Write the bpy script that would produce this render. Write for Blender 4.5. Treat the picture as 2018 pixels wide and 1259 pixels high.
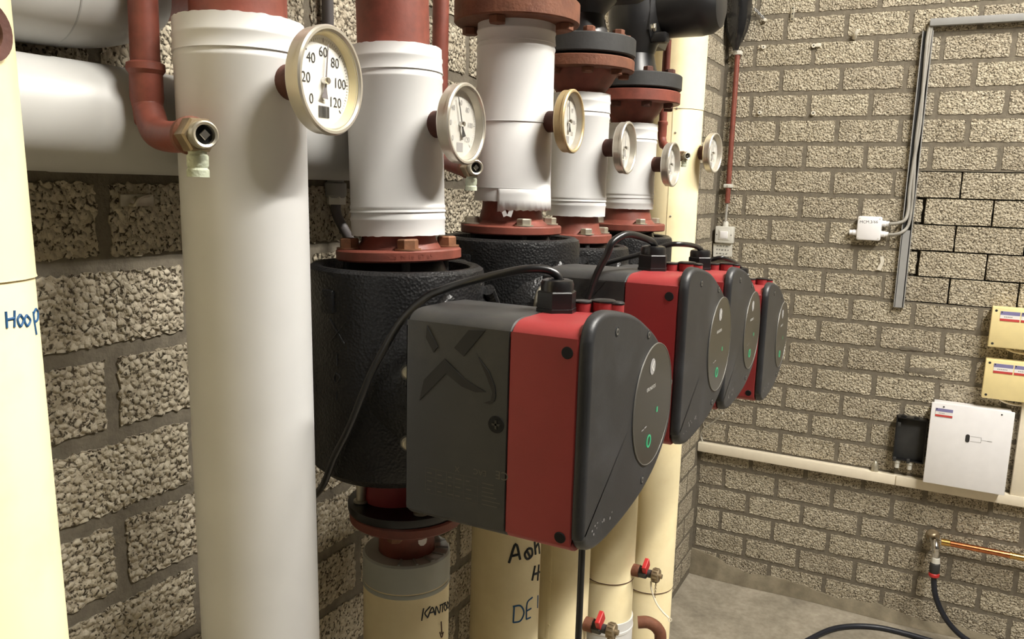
import bpy, bmesh, math, random
from mathutils import Vector, Matrix, noise
random.seed(7)
PI = math.pi
scene = bpy.context.scene
for o in list(bpy.data.objects):
    bpy.data.objects.remove(o)
C = scene.collection

# ------------------------------------------------------------------ camera
FPX = 1596.26
yaw, pitch, roll = 0.4712, 0.1636, 0.0289
fwd = Vector((-math.sin(yaw) * math.cos(pitch), math.cos(yaw) * math.cos(pitch), -math.sin(pitch)))
rgt = fwd.cross(Vector((0, 0, 1))).normalized()
upv = rgt.cross(fwd)
r2 = rgt * math.cos(roll) + upv * math.sin(roll)
u2 = -rgt * math.sin(roll) + upv * math.cos(roll)
camd = bpy.data.cameras.new('camera')
camd.sensor_fit = 'HORIZONTAL'
camd.sensor_width = 36.0
camd.lens = FPX / 2018 * 36.0
camd.clip_start = 0.02
cam = bpy.data.objects.new('camera', camd)
cam.matrix_world = Matrix(((r2.x, u2.x, -fwd.x, 0.8254), (r2.y, u2.y, -fwd.y, -3.5005), (r2.z, u2.z, -fwd.z, 1.7259), (0, 0, 0, 1)))
C.objects.link(cam)
scene.camera = cam

# ------------------------------------------------------------------ world, exposure
w = bpy.data.worlds.new('room_air')
scene.world = w
w.use_nodes = True
w.node_tree.nodes['Background'].inputs[0].default_value = (0.9, 0.88, 0.84, 1)
w.node_tree.nodes['Background'].inputs[1].default_value = 0.005
scene.view_settings.view_transform = 'Standard'
scene.view_settings.look = 'None'
scene.view_settings.gamma = 1.0
scene.view_settings.exposure = 0.0
scene.view_settings.use_curve_mapping = False
TUBE_POWER = 710.0
TUBE_COL = (1.0, 0.955, 0.885)

# ------------------------------------------------------------------ materials
def lin(c):
    return tuple(((v / 255) / 12.92 if v / 255 <= 0.04045 else ((v / 255 + 0.055) / 1.055) ** 2.4) for v in c)

def new_mat(name):
    m = bpy.data.materials.new(name)
    m.use_nodes = True
    nt = m.node_tree
    return m, nt, nt.nodes['Principled BSDF']

def N(nt, typ, **kw):
    n = nt.nodes.new(typ)
    for k, v in kw.items():
        if k in n.inputs:
            n.inputs[k].default_value = v
        else:
            setattr(n, k, v)
    return n

def mix_rgb(nt, fac, a, b, mode='MIX'):
    n = nt.nodes.new('ShaderNodeMix')
    n.data_type = 'RGBA'
    n.blend_type = mode
    for sock, val in ((n.inputs[0], fac), (n.inputs[6], a), (n.inputs[7], b)):
        if hasattr(val, 'links'):
            nt.links.new(val, sock)
        elif isinstance(val, (int, float)):
            sock.default_value = val
        else:
            sock.default_value = (*val, 1) if len(val) == 3 else val
    return n.outputs[2]

def ramp(nt, src, stops):
    r = nt.nodes.new('ShaderNodeValToRGB')
    el = r.color_ramp.elements
    while len(el) < len(stops):
        el.new(0.5)
    for e, (p, c) in zip(el, stops):
        e.position = p
        e.color = (*c, 1) if len(c) == 3 else c
    nt.links.new(src, r.inputs[0])
    return r.outputs[0]

def worldpos(nt):
    return nt.nodes.new('ShaderNodeNewGeometry').outputs['Position']

def simple(name, rgb, rough=0.5, metal=0.0, vary=0.12, scale=30.0, bump=0.0, bscale=200.0, spec=0.5, dirt=None, dirt_amt=0.5, dirt_scale=12.0, coat=0.0):
    m, nt, b = new_mat(name)
    base = lin(rgb)
    pos = worldpos(nt)
    n = N(nt, 'ShaderNodeTexNoise', Scale=scale, Detail=4.0)
    nt.links.new(pos, n.inputs['Vector'])
    col = ramp(nt, n.outputs['Fac'], [(0.3, tuple(v * (1 - vary) for v in base)), (0.7, tuple(min(1, v * (1 + vary)) for v in base))])
    if dirt is not None:
        n2 = N(nt, 'ShaderNodeTexNoise', Scale=dirt_scale, Detail=6.0, Roughness=0.65)
        nt.links.new(pos, n2.inputs['Vector'])
        f = ramp(nt, n2.outputs['Fac'], [(0.48, (0, 0, 0)), (0.68, (dirt_amt,) * 3)])
        col = mix_rgb(nt, f, col, lin(dirt))
    nt.links.new(col, b.inputs['Base Color'])
    b.inputs['Roughness'].default_value = rough
    b.inputs['Metallic'].default_value = metal
    b.inputs['Specular IOR Level'].default_value = spec
    b.inputs['Coat Weight'].default_value = coat
    if bump > 0:
        n3 = N(nt, 'ShaderNodeTexNoise', Scale=bscale, Detail=3.0)
        nt.links.new(pos, n3.inputs['Vector'])
        bp = N(nt, 'ShaderNodeBump', Strength=bump, Distance=0.002)
        nt.links.new(n3.outputs['Fac'], bp.inputs['Height'])
        nt.links.new(bp.outputs[0], b.inputs['Normal'])
    return m

def brick_mat(name, light, dark, binder_shade):
    m, nt, b = new_mat(name)
    pos = worldpos(nt)
    wn = N(nt, 'ShaderNodeTexNoise', Scale=110.0, Detail=2.0)
    nt.links.new(pos, wn.inputs['Vector'])
    vm = N(nt, 'ShaderNodeVectorMath', operation='MULTIPLY_ADD')
    nt.links.new(wn.outputs['Color'], vm.inputs[0])
    vm.inputs[1].default_value = (0.007, 0.007, 0.007)
    nt.links.new(pos, vm.inputs[2])
    v = N(nt, 'ShaderNodeTexVoronoi', Scale=122.0, feature='F1')
    v2 = N(nt, 'ShaderNodeTexVoronoi', Scale=122.0, feature='DISTANCE_TO_EDGE')
    for q in (v, v2):
        nt.links.new(vm.outputs[0], q.inputs['Vector'])
    sep = N(nt, 'ShaderNodeSeparateColor')
    nt.links.new(v.outputs['Color'], sep.inputs[0])
    grain = ramp(nt, sep.outputs[0], [(0.0, lin(dark)), (1.0, lin(light))])
    oi = N(nt, 'ShaderNodeObjectInfo')
    hv = ramp(nt, oi.outputs['Random'], [(0.0, (0.88, 0.87, 0.86)), (1.0, (1.06, 1.06, 1.04))])
    grain = mix_rgb(nt, 1.0, grain, hv, 'MULTIPLY')
    # pores: some grain joints are open, cavity shade painted into their darker cement colour
    pn = N(nt, 'ShaderNodeTexNoise', Scale=190.0, Detail=2.0)
    nt.links.new(pos, pn.inputs['Vector'])
    edge = ramp(nt, v2.outputs['Distance'], [(0.04, (1, 1, 1)), (0.20, (0, 0, 0))])
    gate = ramp(nt, pn.outputs['Fac'], [(0.525, (0, 0, 0)), (0.59, (1, 1, 1))])
    pore = mix_rgb(nt, 1.0, edge, gate, 'MULTIPLY')
    col = mix_rgb(nt, pore, grain, lin(binder_shade))
    big = N(nt, 'ShaderNodeTexNoise', Scale=9.0, Detail=3.0)
    nt.links.new(pos, big.inputs['Vector'])
    bv = ramp(nt, big.outputs['Fac'], [(0.3, (0.86, 0.85, 0.83)), (0.7, (1.05, 1.05, 1.05))])
    col = mix_rgb(nt, 1.0, col, bv, 'MULTIPLY')
    nt.links.new(col, b.inputs['Base Color'])
    b.inputs['Roughness'].default_value = 0.92
    b.inputs['Specular IOR Level'].default_value = 0.2
    h = N(nt, 'ShaderNodeMath', operation='MULTIPLY')
    inv = N(nt, 'ShaderNodeInvert')
    nt.links.new(pore, inv.inputs['Color'])
    fl = ramp(nt, v.outputs['Distance'], [(0.05, (1, 1, 1)), (0.35, (0.72, 0.72, 0.72)), (0.75, (0, 0, 0))])
    nt.links.new(inv.outputs[0], h.inputs[0])
    nt.links.new(fl, h.inputs[1])
    add = N(nt, 'ShaderNodeMath', operation='MULTIPLY_ADD')
    nt.links.new(sep.outputs[1], add.inputs[0])
    add.inputs[1].default_value = 0.5
    nt.links.new(h.outputs[0], add.inputs[2])
    bp = N(nt, 'ShaderNodeBump', Strength=1.0, Distance=0.0042)
    nt.links.new(add.outputs[0], bp.inputs['Height'])
    nt.links.new(bp.outputs[0], b.inputs['Normal'])
    return m

def epp_mat():
    m, nt, b = new_mat('moulded_foam_black')
    pos = worldpos(nt)
    v = N(nt, 'ShaderNodeTexVoronoi', Scale=260.0, feature='F1')
    nt.links.new(pos, v.inputs['Vector'])
    n = N(nt, 'ShaderNodeTexNoise', Scale=20.0, Detail=3.0)
    nt.links.new(pos, n.inputs['Vector'])
    col = ramp(nt, n.outputs['Fac'], [(0.3, (0.006, 0.006, 0.0063)), (0.75, (0.014, 0.014, 0.0145))])
    nt.links.new(col, b.inputs['Base Color'])
    b.inputs['Roughness'].default_value = 0.38
    b.inputs['Specular IOR Level'].default_value = 0.38
    bp = N(nt, 'ShaderNodeBump', Strength=0.55, Distance=0.0015)
    nt.links.new(v.outputs['Distance'], bp.inputs['Height'])
    nt.links.new(bp.outputs[0], b.inputs['Normal'])
    return m

def glass_mat():
    m, nt, b = new_mat('dial_glass')
    out = nt.nodes['Material Output']
    tr = N(nt, 'ShaderNodeBsdfTransparent')
    gl = N(nt, 'ShaderNodeBsdfGlossy', Roughness=0.04)
    mx = N(nt, 'ShaderNodeMixShader')
    mx.inputs[0].default_value = 0.06
    nt.links.new(tr.outputs[0], mx.inputs[1])
    nt.links.new(gl.outputs[0], mx.inputs[2])
    nt.links.new(mx.outputs[0], out.inputs['Surface'])
    return m

def emit_mat(name, col, strength):
    m, nt, b = new_mat(name)
    b.inputs['Base Color'].default_value = (0.02, 0.02, 0.02, 1)
    b.inputs['Emission Color'].default_value = (*col, 1)
    b.inputs['Emission Strength'].default_value = strength
    return m

def concrete_mat():
    m, nt, b = new_mat('concrete_floor')
    pos = worldpos(nt)
    n = N(nt, 'ShaderNodeTexNoise', Scale=5.0, Detail=9.0, Roughness=0.68)
    n2 = N(nt, 'ShaderNodeTexNoise', Scale=45.0, Detail=5.0, Roughness=0.6)
    for q in (n, n2):
        nt.links.new(pos, q.inputs['Vector'])
    a = ramp(nt, n.outputs['Fac'], [(0.32, lin((122, 115, 102))), (0.5, lin((152, 144, 128))), (0.68, lin((172, 163, 147)))])
    c = ramp(nt, n2.outputs['Fac'], [(0.3, (0.8, 0.79, 0.77)), (0.65, (1.04, 1.04, 1.03))])
    nt.links.new(mix_rgb(nt, 1.0, a, c, 'MULTIPLY'), b.inputs['Base Color'])
    b.inputs['Roughness'].default_value = 0.75
    bp = N(nt, 'ShaderNodeBump', Strength=0.3, Distance=0.003)
    nt.links.new(n2.outputs['Fac'], bp.inputs['Height'])
    nt.links.new(bp.outputs[0], b.inputs['Normal'])
    return m

M = {}
M['brick'] = brick_mat('block_masonry', (204, 195, 175), (176, 166, 146), (72, 63, 50))
M['mortar'] = simple('mortar', (115, 108, 95), 0.95, vary=0.18, scale=60, bump=0.6, bscale=220, spec=0.15)
M['cement'] = simple('cement_skim', (132, 123, 104), 0.95, vary=0.2, scale=22, bump=0.5, bscale=120, spec=0.15, dirt=(105, 96, 80), dirt_amt=0.6, dirt_scale=14)
M['floor'] = concrete_mat()
M['plaster'] = simple('bare_concrete', (66, 63, 57), 0.9, vary=0.05, scale=6, bump=0.2, bscale=60)
M['white'] = simple('white_pvc_jacket', (222, 222, 220), 0.38, vary=0.03, scale=14, spec=0.45)
M['greyjacket'] = simple('grey_pvc_jacket', (176, 176, 173), 0.42, vary=0.03, scale=10, spec=0.45)
M['cream'] = simple('cream_pvc_jacket', (240, 226, 184), 0.42, vary=0.04, scale=9, spec=0.45, dirt=(214, 192, 140), dirt_amt=0.35, dirt_scale=7)
M['oxide'] = simple('red_oxide_paint', (124, 65, 52), 0.5, vary=0.12, scale=40, bump=0.15, bscale=120, dirt=(84, 44, 34), dirt_amt=0.5, dirt_scale=25)
M['rust'] = simple('rusty_steel', (110, 68, 47), 0.75, vary=0.2, scale=45, bump=0.4, bscale=180, dirt=(92, 50, 34), dirt_amt=0.7, dirt_scale=28)
M['darkrust'] = simple('dark_rust', (84, 50, 40), 0.7, vary=0.2, scale=60, bump=0.3, bscale=200)
M['blackpaint'] = simple('black_valve_paint', (34, 34, 35), 0.38, vary=0.15, scale=25, bump=0.1, bscale=60)
M['blackring'] = simple('dark_grey_iron', (48, 48, 47), 0.6, vary=0.15, scale=40, bump=0.15, bscale=150)
M['zinc'] = simple('zinc_plated_steel', (196, 190, 172), 0.38, metal=0.75, vary=0.12, scale=60, bump=0.1)
M['bolt'] = simple('weathered_bolt', (132, 92, 66), 0.55, metal=0.3, vary=0.25, scale=80, bump=0.2)
M['brass'] = simple('dull_brass', (146, 130, 104), 0.42, metal=0.55, vary=0.15, scale=70, bump=0.15)
M['verdigris'] = simple('limescaled_brass', (176, 182, 160), 0.7, vary=0.2, scale=90, bump=0.5, bscale=260)
M['chrome'] = simple('chrome_metal', (210, 208, 204), 0.16, metal=1.0, vary=0.04)
M['nickel'] = simple('nickel_case', (206, 200, 186), 0.34, metal=0.65, vary=0.06, scale=30)
M['agedcase'] = simple('aged_case', (196, 176, 132), 0.45, metal=0.4, vary=0.1, scale=30, dirt=(150, 116, 66), dirt_amt=0.6)
M['dialwhite'] = simple('dial_white', (236, 234, 226), 0.5, vary=0.02)
M['dialwornglare'] = simple('dial_faded_glare', (204, 202, 194), 0.45, vary=0.06, scale=60, dirt=(176, 166, 142), dirt_amt=0.4, dirt_scale=60)  # faded face, also whitened to stand in for reflections in the glass
M['dialcream'] = simple('dial_inner_ring', (236, 222, 176), 0.4, vary=0.03)
M['ink'] = simple('black_print', (44, 43, 42), 0.6, vary=0.05)
M['glareprint'] = simple('glare_paled_print', (188, 186, 178), 0.6, vary=0.05)  # print paled until it nearly vanishes, painting the glare on the glass
M['inkgrey'] = simple('grey_print', (150, 148, 146), 0.6, vary=0.05)
M['fadeprint'] = simple('faint_print', (86, 84, 74), 0.6, vary=0.05)
M['pointer'] = simple('pointer_grey', (128, 122, 124), 0.45, vary=0.05)
M['glass'] = glass_mat()
M['pumpgrey'] = simple('pump_dark_grey', (48, 49, 50), 0.5, vary=0.08, scale=18, bump=0.08, bscale=700, dirt=(84, 80, 70), dirt_amt=0.3, dirt_scale=9)
M['pumpred'] = simple('pump_red', (150, 50, 51), 0.48, vary=0.06, scale=16, bump=0.06, bscale=700)
M['pumpblack'] = simple('pump_black', (38, 39, 41), 0.45, vary=0.1, scale=16, bump=0.08, bscale=700, dirt=(70, 72, 76), dirt_amt=0.3, dirt_scale=14)
M['emblem'] = simple('emblem_black', (30, 30, 30), 0.65, vary=0.05)
M['display'] = simple('display_dark', (46, 45, 42), 0.3, vary=0.02)
M['displayring'] = simple('display_ring', (112, 110, 104), 0.4, metal=0.2, vary=0.03)
M['black'] = simple('black_plastic', (20, 20, 21), 0.35, vary=0.1)
M['hole'] = simple('deep_black', (8, 8, 8), 0.8, vary=0.0)
M['cable'] = simple('black_cable', (24, 24, 25), 0.32, vary=0.1, spec=0.6)
M['foam'] = epp_mat()
M['led'] = emit_mat('green_led', (0.06, 0.8, 0.32), 0.55)
M['symbol'] = simple('light_print', (206, 206, 200), 0.5, vary=0.03)
M['greypvc'] = simple('grey_pvc', (150, 150, 148), 0.5, vary=0.05)
M['greycable'] = simple('grey_cable', (158, 155, 147), 0.5, vary=0.06)
M['darkgreycable'] = simple('dark_grey_cable', (82, 78, 78), 0.5, vary=0.06)
M['trunking'] = simple('cream_white_trunking', (232, 222, 200), 0.45, vary=0.04)
M['boxcream'] = simple('cream_plastic', (240, 222, 164), 0.42, vary=0.03)
M['boxwhite'] = simple('white_enamel', (240, 239, 240), 0.35, vary=0.02)
M['boxgrey'] = simple('light_grey_plastic', (206, 204, 194), 0.45, vary=0.05)
M['stickerblue'] = simple('sticker_blue', (128, 124, 168), 0.5, vary=0.08)
M['stickerred'] = simple('sticker_red', (196, 70, 66), 0.5, vary=0.04)
M['stickerwhite'] = simple('sticker_white', (240, 238, 234), 0.5, vary=0.02)
M['copper'] = simple('copper_tube', (206, 128, 84), 0.24, metal=1.0, vary=0.15, scale=30)
M['goldbrass'] = simple('bright_brass', (220, 178, 104), 0.24, metal=1.0, vary=0.1)
M['hose'] = simple('dark_blue_rubber', (26, 29, 38), 0.45, vary=0.1)
M['valvered'] = simple('red_lever_plastic', (188, 44, 44), 0.45, vary=0.05)
M['collar'] = simple('grey_end_collar', (166, 168, 158), 0.55, vary=0.05)
M['collardark'] = simple('grey_fold', (140, 142, 134), 0.6, vary=0.05)
M['marker_black'] = simple('marker_black', (26, 34, 40), 0.6, vary=0.2)
M['marker_blue'] = simple('marker_blue', (20, 80, 128), 0.6, vary=0.2)
M['marker_brown'] = simple('marker_brown', (70, 30, 20), 0.6, vary=0.2)
M['film'] = simple('black_plastic_film', (26, 26, 27), 0.14, vary=0.2, bump=0.5, bscale=60, coat=0.4)
M['rawplug'] = simple('white_wall_plug', (214, 208, 192), 0.6, vary=0.06)
M['tie'] = simple('white_tie', (236, 228, 208), 0.5, vary=0.03)
M['tube_glow'] = emit_mat('fluorescent_tube', TUBE_COL, TUBE_POWER)
M['fixture'] = simple('white_steel_fixture', (226, 224, 216), 0.5, vary=0.03)

# ------------------------------------------------------------------ helpers
def thing(name, label, cat, loc=(0, 0, 0), group=None):
    o = bpy.data.objects.new(name, None)
    o.empty_display_size = 0.05
    o.location = loc
    C.objects.link(o)
    o['label'] = label
    o['category'] = cat
    if group:
        o['group'] = group
    return o

def tag(o, label, cat, group=None):
    o['label'] = label
    o['category'] = cat
    if group:
        o['group'] = group
    return o

def root_off(parent):
    v = Vector((0, 0, 0))
    p = parent
    while p is not None:
        v += Vector(p.location)
        p = p.parent
    return v

def link(name, me, mat, parent=None, label=None, kind=None, smooth=30):
    """mesh given in world coordinates -> object under parent (or top-level with its origin at its base)"""
    if mat is not None and not me.materials:
        me.materials.append(M[mat] if isinstance(mat, str) else mat)
    if smooth:
        me.polygons.foreach_set('use_smooth', [True] * len(me.polygons))
        try:
            me.set_sharp_from_angle(angle=math.radians(smooth))
        except Exception:
            pass
    o = bpy.data.objects.new(name, me)
    C.objects.link(o)
    if parent is not None:
        off = root_off(parent)
        me.transform(Matrix.Translation(-off))
        o.parent = parent
    else:
        vs = [v.co for v in me.vertices]
        if vs:
            c = Vector(((min(v.x for v in vs) + max(v.x for v in vs)) / 2, (min(v.y for v in vs) + max(v.y for v in vs)) / 2, min(v.z for v in vs)))
            me.transform(Matrix.Translation(-c))
            o.location = c
    if label:
        o['label'] = label
    if kind:
        o['kind'] = kind
    return o

def bm_mesh(bm, name='m', fix=True):
    if fix:
        bmesh.ops.recalc_face_normals(bm, faces=bm.faces)
    me = bpy.data.meshes.new(name)
    bm.to_mesh(me)
    bm.free()
    return me

def frame_from(axis, up=None):
    a = Vector(axis).normalized()
    t = Vector(up) if up is not None else (Vector((0, 0, 1)) if abs(a.z) < 0.9 else Vector((1, 0, 0)))
    x = t.cross(a).normalized()
    y = a.cross(x)
    return x, y, a

def add_lathe(bm, prof, origin=(0, 0, 0), axis=(0, 0, 1), seg=48, closed=False, jit=None):
    """prof: list of (radius, height along axis)"""
    x, y, a = frame_from(axis)
    o = Vector(origin)
    rings = []
    for i, (r, h) in enumerate(prof):
        if r < 1e-6:
            rings.append([bm.verts.new(o + a * h)])
        else:
            ring = []
            for k in range(seg):
                t = 2 * PI * k / seg
                dh = jit(i, t) if jit else 0
                ring.append(bm.verts.new(o + a * (h + dh) + (x * math.cos(t) + y * math.sin(t)) * r))
            rings.append(ring)
    pairs = list(zip(rings, rings[1:]))
    if closed:
        pairs.append((rings[-1], rings[0]))
    for A, B in pairs:
        if len(A) == 1 and len(B) == 1:
            continue
        for k in range(seg):
            k2 = (k + 1) % seg
            if len(A) == 1:
                bm.faces.new((A[0], B[k2], B[k]))
            elif len(B) == 1:
                bm.faces.new((A[k], A[k2], B[0]))
            else:
                bm.faces.new((A[k], A[k2], B[k2], B[k]))

def lathe(prof, origin=(0, 0, 0), axis=(0, 0, 1), seg=48, closed=False, jit=None):
    bm = bmesh.new()
    add_lathe(bm, prof, origin, axis, seg, closed, jit)
    return bm_mesh(bm)

def add_box(bm, c, s, bevel=0.0, rot=None, seg=2):
    r = bmesh.ops.create_cube(bm, size=1.0)
    vs = r['verts']
    bmesh.ops.scale(bm, vec=Vector(s), verts=vs)
    if bevel > 0:
        es = list({e for v in vs for e in v.link_edges})
        rr = bmesh.ops.bevel(bm, geom=es, offset=bevel, segments=seg, profile=0.5, affect='EDGES')
        vs = list({v for f in rr['faces'] for v in f.verts} | {v for v in vs if v.is_valid})
    if rot is not None:
        bmesh.ops.rotate(bm, cent=(0, 0, 0), matrix=rot, verts=vs)
    bmesh.ops.translate(bm, vec=Vector(c), verts=vs)

def box(c, s, bevel=0.0, rot=None, seg=2):
    bm = bmesh.new()
    add_box(bm, c, s, bevel, rot, seg)
    return bm_mesh(bm)

def box2(a, b, bevel=0.0):
    a, b = Vector(a), Vector(b)
    return box((a + b) / 2, [abs(v) for v in (b - a)], bevel)

def add_prism(bm, pts2, to3, d0, d1):
    """extrude the outline pts2 from depth d0 to d1; to3(u, v, d) -> point"""
    A = [bm.verts.new(to3(u, v, d0)) for u, v in pts2]
    B = [bm.verts.new(to3(u, v, d1)) for u, v in pts2]
    n = len(pts2)
    bm.faces.new(A)
    bm.faces.new(B[::-1])
    for i in range(n):
        j = (i + 1) % n
        bm.faces.new((A[i], B[i], B[j], A[j]))

def prism(pts2, to3, d0, d1):
    bm = bmesh.new()
    add_prism(bm, pts2, to3, d0, d1)
    return bm_mesh(bm)

def catmull(pts, n=8):
    P = [Vector(p) for p in pts]
    if len(P) < 3:
        return P
    P = [P[0] * 2 - P[1]] + P + [P[-1] * 2 - P[-2]]
    out = []
    for i in range(1, len(P) - 2):
        a, b, c, d = P[i - 1:i + 3]
        for k in range(n):
            t = k / n
            out.append(0.5 * ((2 * b) + (c - a) * t + (2 * a - 5 * b + 4 * c - d) * t * t + (3 * b - a - 3 * c + d) * t ** 3))
    out.append(P[-2])
    return out

def add_tube(bm, pts, r, seg=14, caps=True):
    P = [Vector(p) for p in pts]
    n = len(P)
    R = r if isinstance(r, (list, tuple)) else [r] * n
    T = [(P[min(i + 1, n - 1)] - P[max(i - 1, 0)]).normalized() for i in range(n)]
    up = Vector((0, 0, 1)) if abs(T[0].z) < 0.9 else Vector((1, 0, 0))
    x = up.cross(T[0]).normalized()
    rings = []
    for i in range(n):
        x = (x - T[i] * x.dot(T[i])).normalized()
        y = T[i].cross(x)
        rings.append([bm.verts.new(P[i] + (x * math.cos(2 * PI * k / seg) + y * math.sin(2 * PI * k / seg)) * R[i]) for k in range(seg)])
    for A, B in zip(rings, rings[1:]):
        for k in range(seg):
            k2 = (k + 1) % seg
            bm.faces.new((A[k], A[k2], B[k2], B[k]))
    if caps:
        bm.faces.new(rings[0][::-1])
        bm.faces.new(rings[-1])

def tube(pts, r, seg=14, smooth=8):
    bm = bmesh.new()
    p = catmull(pts, smooth) if smooth else [Vector(q) for q in pts]
    if isinstance(r, (list, tuple)) and smooth:
        n = len(p)
        rr = [r[min(len(r) - 1, int(round(i / (n - 1) * (len(r) - 1))))] for i in range(n)]
        add_tube(bm, p, rr, seg)
    else:
        add_tube(bm, p, r, seg)
    return bm_mesh(bm)

def add_hex(bm, origin, axis, af, h, chamfer=0.12, n=6, phase=0.0):
    """hexagonal prism from origin along axis; af = radius to the corners"""
    x, y, a = frame_from(axis)
    o = Vector(origin)
    def ring(r, hh):
        return [bm.verts.new(o + a * hh + (x * math.cos(2 * PI * k / n + phase) + y * math.sin(2 * PI * k / n + phase)) * r) for k in range(n)]
    A, B, D = ring(af, 0), ring(af, h * (1 - chamfer)), ring(af * (1 - chamfer), h)
    bm.faces.new(A[::-1])
    bm.faces.new(D)
    for X, Y in ((A, B), (B, D)):
        for k in range(n):
            k2 = (k + 1) % n
            bm.faces.new((X[k], X[k2], Y[k2], Y[k]))

def hexp(origin, axis, af, h, chamfer=0.12, n=6, phase=0.0):
    bm = bmesh.new()
    add_hex(bm, origin, axis, af, h, chamfer, n, phase)
    return bm_mesh(bm)

_text = {}
def text2d(body, size):
    """2D mesh of a printed word, centred"""
    k = (body, size)
    if k not in _text:
        cu = bpy.data.curves.new('print', 'FONT')
        cu.body = body
        cu.size = size
        cu.align_x = 'CENTER'
        cu.align_y = 'CENTER'
        cu.resolution_u = 3
        ob = bpy.data.objects.new('print', cu)
        C.objects.link(ob)
        dg = bpy.context.evaluated_depsgraph_get()
        dg.update()
        me = bpy.data.meshes.new_from_object(ob.evaluated_get(dg))
        vs = [tuple(v.co) for v in me.vertices]
        fs = [tuple(p.vertices) for p in me.polygons]
        bpy.data.objects.remove(ob)
        bpy.data.curves.remove(cu)
        bpy.data.meshes.remove(me)
        _text[k] = (vs, fs)
    return _text[k]

def add_text(bm, body, size, to3, u=0, v=0, d=0.0, rot=0.0):
    vs, fs = text2d(body, size)
    c, s = math.cos(rot), math.sin(rot)
    V = [bm.verts.new(to3(u + a * c - b * s, v + a * s + b * c, d)) for a, b, _ in vs]
    for f in fs:
        try:
            bm.faces.new([V[i] for i in f])
        except ValueError:
            pass

def add_rect(bm, to3, u0, v0, u1, v1, d):
    bm.faces.new([bm.verts.new(to3(*q, d)) for q in ((u0, v0), (u1, v0), (u1, v1), (u0, v1))])

def marker_strokes(strokes, axis_xy, R, width, parent, name, mat, z_off=0.0):
    """pen strokes (angle, height) laid on a vertical jacket"""
    bm = bmesh.new()
    for s in strokes:
        pts = []
        for t, z in s:
            pts.append((axis_xy[0] + (R + 0.0001) * math.cos(t), axis_xy[1] + (R + 0.0001) * math.sin(t), z + z_off))
        P = catmull(pts, 5) if len(pts) > 2 else [Vector(pts[0]).lerp(Vector(pts[1]), i / 6) for i in range(7)]
        Q = []
        for q in P:
            d = Vector((q.x - axis_xy[0], q.y - axis_xy[1], 0)).normalized() * (R + 0.0001)
            Q.append(Vector((axis_xy[0] + d.x, axis_xy[1] + d.y, q.z)))
        add_tube(bm, Q, width, 6)
    return link(name, bm_mesh(bm), mat, parent)

def bolt(parent, pos, af, h, axis=(0, 0, 1), mat='bolt', washer=True, phase=0.3):
    b = link('bolt', hexp(pos, axis, af, h, phase=phase), mat, parent, smooth=0)
    if washer:
        p = Vector(pos) - Vector(axis).normalized() * 0.0005
        link('washer', lathe([(0, 0), (af * 1.25, 0), (af * 1.25, 0.0018), (0, 0.0018)], p, axis, 20), mat, b)
    return b

# ------------------------------------------------------------------ the setting
ROOM_X, ROOM_Y, ROOM_Z = 4.2, -5.6, 4.10
ZL = 2.325          # height of bed joint number 0
H, L = 0.1, 0.22678
JW = 0.016
floor = link('floor', box2((-0.2, ROOM_Y - 0.2, -0.12), (ROOM_X + 0.2, 0.2, 0.0)), 'floor', kind='structure', smooth=0)
ceil = link('ceiling', box2((-0.2, ROOM_Y - 0.2, ROOM_Z), (ROOM_X + 0.2, 0.2, ROOM_Z + 0.12)), 'plaster', kind='structure', smooth=0)
wr = link('wall_right', box2((ROOM_X, ROOM_Y - 0.2, 0), (ROOM_X + 0.15, 0.2, ROOM_Z)), 'plaster', kind='structure', smooth=0)
wf = link('wall_front', box2((-0.2, ROOM_Y - 0.15, 0), (ROOM_X, ROOM_Y, ROOM_Z)), 'plaster', kind='structure', smooth=0)
wall_back = link('wall_back', box2((-0.15, 0.035, 0), (ROOM_X, 0.15, ROOM_Z)), 'mortar', kind='structure', smooth=0)
wall_left = link('wall_left', box2((-0.15, ROOM_Y, 0), (-0.035, 0.035, ROOM_Z)), 'mortar', kind='structure', smooth=0)
UX0 = 0.768         # right of here the courses 5..9 were never pointed
UZ1, UZ0 = ZL - 5 * H + 0.001, ZL - 10 * H - 0.001
for a, b in (((-0.03, -0.0002, 0), (UX0, 0.034, ROOM_Z)), ((UX0, -0.0002, UZ1), (ROOM_X, 0.034, ROOM_Z)), ((UX0, -0.0002, 0), (ROOM_X, 0.034, UZ0))):
    link('mortar', box2(a, b), 'mortar', wall_back, smooth=0)
link('mortar', box2((-0.034, ROOM_Y, 0), (0.0002, -0.0004, ROOM_Z)), 'mortar', wall_left, smooth=0)

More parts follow.
